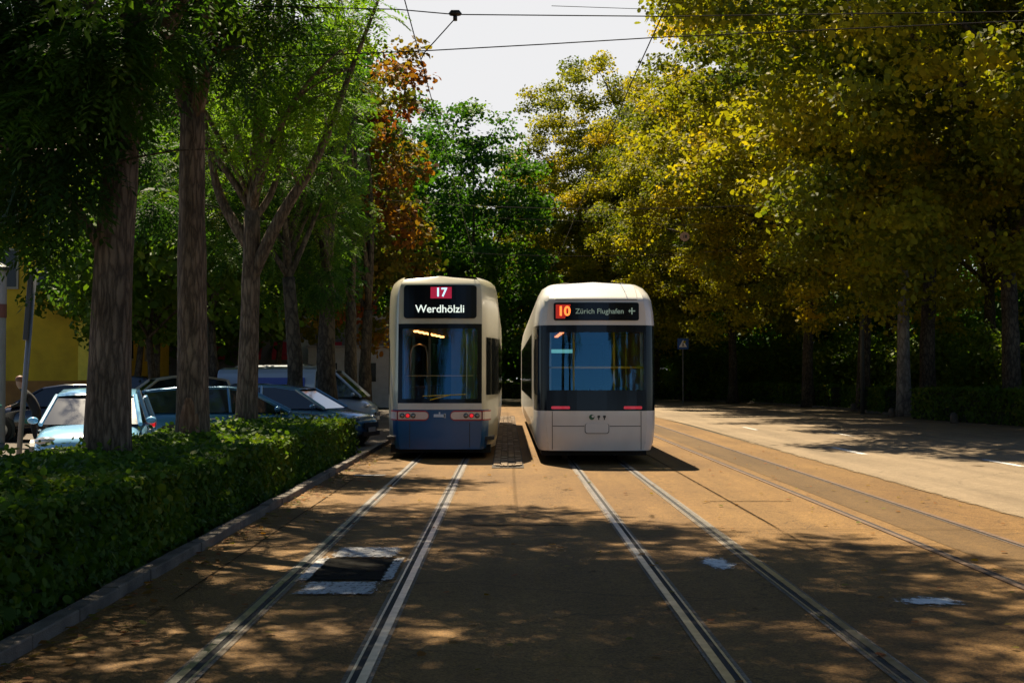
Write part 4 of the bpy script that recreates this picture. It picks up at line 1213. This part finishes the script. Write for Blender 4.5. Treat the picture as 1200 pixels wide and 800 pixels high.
HATCH = [(-2.0, .30, .62, .70), (-1.96, .22, .90, .82), (-1.5, .18, .96, .88), (0, .18, .95, .89), (.9, .18, .94, .88), (1.5, .19, .86, .86), (1.9, .22, .76, .80), (2.06, .28, .62, .66)]
HCAB = [(-1.98, .90), (-1.72, 1.34), (-1.0, 1.46), (-.2, 1.46), (.35, 1.38), (1.15, .92)]
WAG = [(-2.3, .32, .66, .72), (-2.26, .24, .93, .84), (-1.7, .19, .98, .90), (0, .18, .96, .91), (1.0, .18, .94, .90), (1.7, .19, .86, .88), (2.2, .24, .74, .82), (2.36, .30, .60, .66)]
WCAB = [(-2.22, .93), (-1.92, 1.38), (-1.2, 1.45), (-.2, 1.46), (.25, 1.40), (1.15, .93)]
SUV = [(-2.1, .36, .74, .72), (-2.06, .28, 1.02, .84), (-1.5, .24, 1.08, .90), (0, .24, 1.05, .91), (.9, .24, 1.04, .90), (1.5, .25, .98, .88), (1.95, .28, .86, .82), (2.1, .34, .70, .68)]
SCAB = [(-2.02, 1.02), (-1.82, 1.58), (-1.2, 1.68), (-.2, 1.68), (.25, 1.60), (1.0, 1.03)]
VAN = [(-2.5, .34, 1.0, .90), (-2.46, .26, 1.06, .94), (-1.5, .22, 1.08, .95), (0, .22, 1.08, .95), (1.2, .22, 1.08, .94), (1.7, .23, 1.05, .92), (2.2, .26, .92, .86), (2.42, .34, .72, .72)]

car('parked_car', (-7.05, 24.6, 0), R(-80), paint('ice_blue', (.26, .55, .80), .2), 'light blue car parked nose to the street behind the leaning sign pole', HATCH, HCAB, pillars=(-.5,))
car('parked_car', (-5.95, 31.4, 0), R(8), paint('denim', (.045, .17, .30), .25, .3), 'blue estate car parked side-on behind the slender trunks', WAG, WCAB, pillars=(-1.1, -.1))
car('parked_car', (-5.35, 35.6, 0), R(-14), paint('steel_blue', (.17, .33, .48), .22, .4), 'steel blue car, its nose and headlight beside the end of the hedge', HATCH, HCAB, pillars=(-.5,))
car('parked_car', (-6.6, 40.2, 0), R(-5), paint('near_black', (.018, .020, .024), .2), 'near-black car between the steel blue car and the white van', HATCH, HCAB, pillars=(-.5,))
car('parked_car', (-11.9, 38.0, 0), R(188), paint('black', (.012, .013, .018), .15), 'black car behind the roof of the light blue car', HATCH, HCAB, pillars=(-.5,))
car('parked_car', (-14.6, 52.0, 0), R(176), paint('navy', (.015, .02, .05), .2), 'dark navy car under the yellow house wall', SUV, SCAB, pillars=(-.5,))
car('parked_car', (-10.4, 43.0, 0), R(205), paint('off_white', (.42, .38, .28), .35), 'off-white tall car with red tail light between two trunks', SUV, SCAB, pillars=(-.6,))


def van(loc, rz, pnt, label, H, panel=None, plabel=None):
    cab = [(.55, 1.06), (.55, H - .08), (1.15, H - .12), (2.05, 1.06)]
    root = car('parked_van', loc, rz, pnt, label, VAN, cab, hwid=.94, cabw=(.90, .74), cat='van', wheels=(-1.55, 1.55), wr=.33, light_z=.78, tail_z=1.25)
    b = MB(); vs = []; fs = []
    secs = [(-2.46, .0), (-2.38, .03), (0, .05), (.62, .04)]
    for x, dz in secs:
        for f, z in ((-.94, 1.02), (-.93, 1.45), (-.86, H - .18), (-.78, H - .05), (-.4, H), (.4, H), (.78, H - .05), (.86, H - .18), (.93, 1.45), (.94, 1.02)): vs.append((x, f, z + (dz - .05 if z > 1.5 else 0)))
    for i in range(3):
        for k in range(9): fs.append((i * 10 + k, i * 10 + k + 1, (i + 1) * 10 + k + 1, (i + 1) * 10 + k))
    fs += [tuple(range(10)), tuple(30 + k for k in range(10))]
    b.add(vs, fs).build('cargo_body', pnt, root, smooth=False, bevel=.03)
    if panel:
        b = MB()
        for sg in (-1, 1):
            b.add([(-1.6, sg * .962, 1.12), (.3, sg * .962, 1.12), (.3, sg * .955, H - .32), (-1.6, sg * .955, H - .32)], [(0, 1, 2, 3)])
        pp = b.build('side_panel', panel, root)
        text('panel_lettering', 'Lu...', .26, (-.1, -.972, 1.36), (R(90), 0, 0), mat('panel_white', (.55, .6, .7), .5), pp)
        b = MB().box((-2.475, 0, H - .30), (.03, 1.5, .16)); b.build('rear_stripe', M_redtrim, root)
    return root


van((-6.5, 45.0, 0), R(-3), paint('van_white', (.30, .40, .54), .3), 'pale van with a blue panel on its side and a sloping windscreen', 1.98, mat('panel_blue', (.02, .07, .40), .4))
van((-8.1, 56.0, 0), R(-4), paint('van_grey', (.34, .38, .42), .3), 'tall grey van standing behind the white van', 2.15)

# ------------------------------------------------------------------ buildings on the left
M_ywall = mat('yellow_render', (.62, .40, .012), .8, var=.18, vscale=1.2, bump=.3, bscale=15)
M_ochre = mat('ochre_plinth', (.34, .15, .03), .8, var=.2, vscale=2)
M_win = mat('house_window', (.015, .016, .016), .2, spec=.3)
hb = empty('yellow_house', (-22.3, 68, 0), 0, 'yellow rendered house behind the parked cars', 'house')
MB().box((0, 0, 6.1), (9.0, 14, 9.2)).build('wall', M_ywall, hb)
MB().box((0, 0, .75), (9.1, 14.1, 1.5)).build('plinth', M_ochre, hb)
MB().box((4.25, -7.1, 6.1), (.5, .25, 9.15)).build('corner_pilaster', mat('sunlit_yellow', (.85, .66, .06), .7, var=.1), hb)  # lighter yellow paints a sunlit strip onto the pilaster
b = MB(); b.add([(-4.9, -7.5, 10.7), (4.9, -7.5, 10.7), (4.9, 7.5, 10.7), (-4.9, 7.5, 10.7), (-3, 0, 13.6), (3, 0, 13.6)], [(0, 1, 5, 4), (1, 2, 5), (2, 3, 4, 5), (3, 0, 4), (0, 3, 2, 1)]); b.build('roof', mat('roof_tile', (.12, .05, .03), .8, var=.3, vscale=4), hb)
for z in (3.3, 6.3, 9.0):
    for x in ((-3.2, -1.6) if z < 4 else (-3.2, -1.2, .8, 2.7)):
        f = MB().box((x, -7.03, z), (1.15, .10, 1.75)).build('window', mat('window_frame', (.35, .32, .22), .6), hb)
        MB().box((x, -7.09, z), (.95, .03, 1.55)).build('pane', M_win, f)
        for q in (-.28, .28): pass
    for y in (-4.5, -1.0, 2.5):
        f = MB().box((4.53, y, z), (.10, 1.15, 1.75)).build('window', mat('window_frame', (.35, .32, .22), .6), hb)
        MB().box((4.59, y, z), (.03, .95, 1.55)).build('pane', M_win, f)
kb = empty('kiosk', (-13.2, 82, 0), 0, 'low grey kiosk with red awnings far behind the parked vans', 'kiosk')
MB().box((0, 0, 2.4), (13, 5, 4.8)).build('wall', mat('kiosk_grey', (.17, .165, .155), .8, var=.15, vscale=1), kb)
MB().box((0, 0, 4.92), (13.6, 5.6, .24)).build('roof', mat('kiosk_roof', (.30, .29, .28), .8), kb)
for x in (-1.0, .8, 3.4, -3.0):
    MB().add([(x - .6, -2.52, 3.6), (x + .6, -2.52, 3.6), (x + .6, -3.3, 2.9), (x - .6, -3.3, 2.9), (x + .6, -3.3, 2.6), (x - .6, -3.3, 2.6)], [(0, 1, 2, 3), (3, 2, 4, 5)]).build('awning', mat('awning_red', (.45, .02, .03), .7), kb)
MB().box((1.7, -2.56, 3.0), (1.0, .08, 1.5)).build('poster', mat('poster_white', (.55, .52, .45), .6), kb)
for x in (-4.4, 4.8): MB().box((x, -2.55, 1.7), (1.6, .1, 1.6)).build('window', M_win, kb)
wb = empty('site_cabin', (-8.4, 78, 0), 0, 'pale cabin seen between the vans and the blue tram', 'cabin')
MB().box((0, 0, 1.6), (4.6, 2.6, 3.2)).build('wall', mat('cabin_pale', (.42, .43, .44), .7, var=.1), wb)
MB().box((0, 0, 3.27), (4.8, 2.8, .14)).build('roof', mat('cabin_roof', (.3, .3, .3), .7), wb)
for x in (-1.2, .9): MB().box((x, -1.32, 1.9), (.9, .06, 1.0)).build('window', M_win, wb)

# grey round column and a leaning sign pole, bin and person at the left edge
cp = empty('advertising_column', (-13.05, 36.5, 0), 0, 'grey round column with a faded red band at the left edge', 'column')
MB().tube([(0, 0, 0), (0, 0, 3.2)], .20, 24).build('shaft', mat('column_grey', (.22, .24, .25), .7, var=.15), cp, smooth=False)
MB().tube([(0, 0, 3.2), (0, 0, 3.55)], .215, 24).build('band', mat('faded_red', (.16, .06, .05), .7), cp); MB().tube([(0, 0, 3.55), (0, 0, 4.4)], .21, 24).build('poster', mat('column_pale', (.3, .3, .33), .6), cp)
MB().tube([(0, 0, 4.4), (0, 0, 4.5), (0, 0, 4.62)], [.27, .27, .05], 24).build('cap', M_dkgrey, cp)

sp = empty('sign_pole', (-6.55, 19.0, 0), 0, 'leaning grey pole with a narrow sign plate seen edge-on', 'sign')
base = Vector((0, 0, 0)); tip = Vector((.24, 0, 3.15))
MB().tube([base, tip], .036, 12).build('pole', mat('galvanised', (.20, .21, .22), .5, .6, var=.2), sp, smooth=True)
d = (tip - base).normalized()
b = MB(); c0 = base + d * 2.2; c1 = base + d * 3.13
ux = Vector((.055, .0, 0)); uy = Vector((.06, .26, 0))
vs = []
for c in (c0, c1):
    for sx, sy in ((-1, -1), (1, -1), (1, 1), (-1, 1)): vs.append(c + Vector((sx * .03 - sy * .075 - .04, sy * .25, 0)))
b.add(vs, [(3, 2, 1, 0), (4, 5, 6, 7), (0, 1, 5, 4), (1, 2, 6, 5), (2, 3, 7, 6), (3, 0, 4, 7)]).build('sign_plate', mat('plate_back', (.05, .055, .06), .5, .4), sp, bevel=.006)

bn = empty('waste_container', (-12.4, 33.2, 0), .1, 'teal waste container at the left edge', 'container')
b = MB(); b.add([(-.38, -.35, .12), (.38, -.35, .12), (.38, .35, .12), (-.38, .35, .12), (-.48, -.45, .95), (.48, -.45, .95), (.48, .45, .95), (-.48, .45, .95)], [(3, 2, 1, 0), (4, 5, 6, 7), (0, 1, 5, 4), (1, 2, 6, 5), (2, 3, 7, 6), (3, 0, 4, 7)]); b.build('tub', mat('teal', (.01, .30, .27), .4), bn, bevel=.04)
b = MB().box((0, 0, 1.0), (1.02, .95, .07)); b.tube([(-.5, .3, 1.06), (.5, .3, 1.06)], .05, 10); b.build('lid', mat('teal_lid', (.01, .22, .20), .4), bn, bevel=.02)
for x in (-.3, .3):
    MB().disc((x, -.3, .08), (1, 0, 0), .08, .05).build('wheel', M_tyre, bn)


def person(loc, rz, label):
    root = empty('person', loc, rz, label, 'person')
    me = bpy.data.meshes.new('body')
    # leaning forward along +x, arms reaching
    J = {'pel': ((0, 0, .92), .145), 'sp': ((.10, 0, 1.10), .135), 'ch': ((.22, 0, 1.26), .155), 'nk': ((.33, 0, 1.40), .062), 'hd0': ((.38, 0, 1.48), .085), 'hd1': ((.40, 0, 1.58), .098), 'hd2': ((.40, 0, 1.66), .065),
         'hl': ((0, .10, .86), .105), 'kl': ((.07, .12, .48), .066), 'al': ((-.02, .12, .09), .045), 'tl': ((.14, .13, .045), .038),
         'hr': ((0, -.10, .86), .105), 'kr': ((-.08, -.12, .48), .066), 'ar': ((-.22, -.12, .09), .045), 'tr': ((-.06, -.13, .045), .038),
         'sl': ((.24, .18, 1.31), .068), 'el': ((.36, .23, 1.06), .046), 'wl': ((.56, .18, .98), .032), 'pl': ((.64, .17, .97), .03),
         'sr': ((.24, -.18, 1.31), .068), 'er': ((.36, -.23, 1.06), .046), 'wr': ((.56, -.18, .98), .032), 'pr': ((.64, -.17, .97), .03)}
    E = [('pel', 'sp'), ('sp', 'ch'), ('ch', 'nk'), ('nk', 'hd0'), ('hd0', 'hd1'), ('hd1', 'hd2'), ('pel', 'hl'), ('hl', 'kl'), ('kl', 'al'), ('al', 'tl'), ('pel', 'hr'), ('hr', 'kr'), ('kr', 'ar'), ('ar', 'tr'),
         ('ch', 'sl'), ('sl', 'el'), ('el', 'wl'), ('wl', 'pl'), ('ch', 'sr'), ('sr', 'er'), ('er', 'wr'), ('wr', 'pr')]
    for s_, y in (('l', .17), ('r', -.17)):       # five fingers a side
        for f in range(5):
            yy = y + (f - 2) * .018; thumb = f == (0 if s_ == 'l' else 4)
            q = .058 if thumb else (.075 - .006 * abs(f - 2))
            J[f'f{s_}{f}a'] = ((.64 + q * .6, yy * 1.0 + (0 if not thumb else (-.02 if s_ == 'l' else .02)), .96), .009); J[f'f{s_}{f}b'] = ((.64 + q, yy, .93), .008)
            E += [(f'p{s_}', f'f{s_}{f}a'), (f'f{s_}{f}a', f'f{s_}{f}b')]
    keys = list(J); me.from_pydata([J[k][0] for k in keys], [(keys.index(a), keys.index(c)) for a, c in E], [])
    o = bpy.data.objects.new('body', me); col.objects.link(o); o.parent = root
    sm = o.modifiers.new('skin', 'SKIN'); sm.use_smooth_shade = True
    for k, v in zip(keys, me.skin_vertices[0].data): v.radius = (J[k][1], J[k][1])
    me.skin_vertices[0].data[0].use_root = True
    o.modifiers.new('sub', 'SUBSURF').render_levels = 1
    m = bpy.data.materials.new('person_skin_and_clothes'); m.use_nodes = True; n = m.node_tree.nodes; l = m.node_tree.links
    t = n.new('ShaderNodeTexCoord'); sp_ = n.new('ShaderNodeSeparateXYZ'); l.new(t.outputs['Object'], sp_.inputs[0])
    cr = n.new('ShaderNodeValToRGB'); cr.color_ramp.interpolation = 'CONSTANT'; e = cr.color_ramp.elements
    e[0].position = 0; e[0].color = (.012, .012, .014, 1); e[1].position = .70; e[1].color = (.42, .22, .15, 1)
    dv = n.new('ShaderNodeMath'); dv.operation = 'MULTIPLY'; dv.inputs[1].default_value = .5; l.new(sp_.outputs[2], dv.inputs[0]); l.new(dv.outputs[0], cr.inputs[0])
    gt = n.new('ShaderNodeMath'); gt.operation = 'GREATER_THAN'; gt.inputs[1].default_value = .57; l.new(sp_.outputs[0], gt.inputs[0])
    mx = n.new('ShaderNodeMix'); mx.data_type = 'RGBA'; l.new(gt.outputs[0], mx.inputs[0]); l.new(cr.outputs[0], mx.inputs[6]); mx.inputs[7].default_value = (.42, .22, .15, 1)
    l.new(mx.outputs[2], n['Principled BSDF'].inputs['Base Color']); n['Principled BSDF'].inputs['Roughness'].default_value = .8
    me.materials.append(m)
    MB().ball((.385, 0, 1.63), (.108, .10, .095)).build('hair', mat('hair_auburn', (.16, .06, .03), .6), root, smooth=True)
    return root


person((-11.35, 34.4, 0), R(195), 'person in dark clothes bending forward beside the teal container')

# ------------------------------------------------------------------ signs, stones, overhead line
sg_ = empty('crossing_sign', (10.4, 84, 0), 0, 'blue pedestrian crossing sign with white triangle on a thin pole', 'sign')
MB().tube([(0, 0, 0), (0, 0, 3.95)], .035, 10).build('pole', mat('sign_pole_grey', (.14, .14, .14), .6, .5), sg_)
pl = MB().box((0, -.05, 3.6), (.66, .03, .66)).build('sign_plate', mat('sign_blue', (.01, .07, .26), .5), sg_, bevel=.01)
MB().add([(-.24, -.07, 3.40), (.24, -.07, 3.40), (0, -.07, 3.84)], [(0, 1, 2)]).build('triangle', mat('sign_white', (.7, .7, .7), .5), pl)
b = MB(); b.tube([(0, -.075, 3.63), (0, -.075, 3.54)], .03, 8); b.tube([(0, -.075, 3.55), (-.06, -.075, 3.43)], .018, 6); b.tube([(0, -.075, 3.55), (.06, -.075, 3.43)], .018, 6); b.ball((0, -.075, 3.69), .03); b.build('walking_figure', M_blk, pl)

GK = 'low stones at the foot of the right hedges'
st = None
for i, (px, py, lab) in enumerate([(1000, 482, 'small pale stone at the foot of the short hedge left of the pale trunk'), (1045, 489, 'small pale stone in the hedge gap by the pale trunk'), (1118, 496, 'small pale stone before the tall right hedge')]):
    Y = 1.72 * FPX / (py - 440); x = (px - 594) / FPX * Y
    b = MB().tube([(0, 0, -.05), (0, 0, .25), (0, 0, .36), (0, 0, .40)], [.15, .14, .11, .04], 10)
    if st is None: st = b.build('kerb_stone', M_kerb, smooth=True); o = st
    else: o = copy_tree(st)
    o.location = (x, Y, 0); tag(o, lab, 'stone', GK)

M_wire = mat('wire', (.022, .021, .02), .9, spec=.1)
GW = 'overhead wires of the tramway'
for xc, lab in ((-1.14, 'contact wire above the left tram track'), (TXR, 'contact wire above the right tram track')):
    b = MB(); b.tube([(xc, -30, 5.75), (xc + .05, 0, 5.72), (xc, 20, 5.9), (xc, 45, 5.85), (xc - .1, 70, 5.9), (xc - .2, 88, 5.9)], .0075, 6)
    tag(b.build('contact_wire', M_wire), lab, 'wire', GW)
pole_proto = None
for i, (Y, z, zl, zr, lab) in enumerate([(20.0, 6.85, 0, 0, 'nearest upper'), (45, 7.0, 0, 0, 'middle'), (64, 7.1, 0, 0, 'far')]):
    if i == 0: continue
    b = MB(); pts = [(-9.5 + (25.5) * t, Y, z + .9 * (2 * t - 1) ** 2) for t in [k / 14 for k in range(15)]]
    b.tube(pts, .010, 6)
    tag(b.build('span_wire', M_wire), f'thin span wire across the street, the {lab} one in front of the trees', 'wire', GW)
# near span: an upper carrier with an insulator and a lower one that slopes
up = at(533, 15, 20)
root = empty('span_wire', (up.x, 20, up.z), 0, 'upper span wire across the sky with a black insulator', 'wire', GW)
A = Vector(up)
b = MB()
b.tube([Vector((-9.5, 20, at(300, -6, 20).z)) - A, at(465, 9, 20) - A, at(533, 15, 20) - A], .008, 6); b.tube([at(533, 15, 20) - A, at(780, 17, 20) - A, Vector((16, 20, at(1900, 0, 20).z)) - A], .008, 6)
b.build('wire', M_wire, root)
b = MB(); b.tube([(-.085, 0, 0), (-.05, 0, .02), (.05, 0, .02), (.085, 0, 0)], [.02, .045, .045, .02], 10); b.tube([(0, 0, 0), (0, 0, -.09)], .03, 8); b.build('insulator', M_blk, root, smooth=True)
lo = at(497, 58, 20)
b = MB(); b.tube([at(300, 66, 20), at(497, 58, 20), at(640, 50, 20), at(770, 42, 20), at(1500, 8, 20)], .008, 6)
tag(b.build('span_wire', M_wire), 'lower span wire across the sky, rising to the right', 'wire', GW)
b = MB(); b.tube([at(531, 22, 20), at(515, 40, 20), at(497, 60, 20), at(493, 68, 20)], .009, 6)
tag(b.build('pull_off_wire', M_wire), 'short slanting wire from the insulator to the lower span wire', 'wire', GW)
# masts that carry the spans (left one among the trees, right one beyond the road)
for x, Y, lab in ((-9.5, 20, 'steel mast among the parked cars that carries the near span wires'), (19.5, 45, 'steel mast behind the right hedge, the nearer one'), (-9.5, 45, 'steel mast in the parking lot that carries the middle span wire'), (-9.5, 64, 'steel mast in the parking lot that carries the far span wire'), (16.0, 64, 'steel mast behind the right hedge, the farther one'), (16.0, 20, 'steel mast right of the picture that carries the near span wires')):
    if (x, Y) in ((19.5, 45),): x = 16.0 + 1.7
    r_ = empty('line_mast', (x, Y, 0), 0, lab, 'mast', 'masts of the overhead line')
    MB().tube([(0, 0, 0), (0, 0, 4), (0, 0, 8.4)], [.10, .09, .07], 12).build('shaft', mat('mast_grey', (.07, .08, .075), .6, .4), r_, smooth=True)
    MB().ball((0, 0, 8.42), (.09, .09, .06)).build('cap', MATS['mast_grey'], r_, smooth=True)
# hanging street lamp and round signal disc
lp = empty('street_lamp', at(980, 38, 45), 0, 'flat grey street lamp hanging before the yellow trees', 'lamp')
b = MB(); b.ball((0, 0, 0), (.36, .2, .10)); b.build('housing', mat('lamp_grey', (.25, .28, .32), .4, .3), lp, smooth=True)
b = MB(); b.tube([(0, 0, .08), (0, 0, .6)], .012, 6); b.tube([(-9, 0, .9), (0, 0, .6), (8, 0, 1.0)], .010, 6); b.build('hanger', M_wire, lp)
rd = empty('round_signal', at(803, 277, 60), 0, 'round pale disc sign hanging before the yellow trees', 'sign')
MB().disc((0, 0, 0), (0, 1, 0), .20, .03, 24).build('sign_plate', mat('disc_pink', (.33, .22, .17), .6), rd)
b = MB().box((-.045, -.02, 0), (.03, .01, .14)); b.box((.045, -.02, 0), (.07, .01, .14)); b.build('sign_figure', M_dkgrey, rd)
b = MB(); b.tube([(0, 0, .19), (0, 0, .5)], .010, 6); b.tube([(-8.5, 0, .8), (0, 0, .5), (7.5, 0, .9)], .009, 6); b.build('hanger', M_wire, rd)

# fallen leaves along the kerb and rails
rs = np.random.RandomState(21); n = 900
x = np.where(rs.uniform(size=n) < .55, -2.97 + np.abs(rs.normal(size=n)) * .22, rs.uniform(-2.9, 6, n)); y = 5 + 30 * rs.uniform(size=n) ** 1.3
pos = np.stack([x, y, np.full(n, .022)], 1)
V = leaves_simple(rs, pos, np.zeros((n, 3)) + np.array([0, 0, 4.0]), .055, 3)
V[:, :, 2] = np.maximum(V[:, :, 2], .012)
fo = bpy.data.objects.new('fallen_leaves', np_mesh('fallen_leaves', V, V.shape[1], rs.uniform(.3, 1, n), LF_autumn)); col.objects.link(fo)
fo['kind'] = 'stuff'; fo['label'] = 'scattered dry leaves on the street'; fo['category'] = 'leaves'
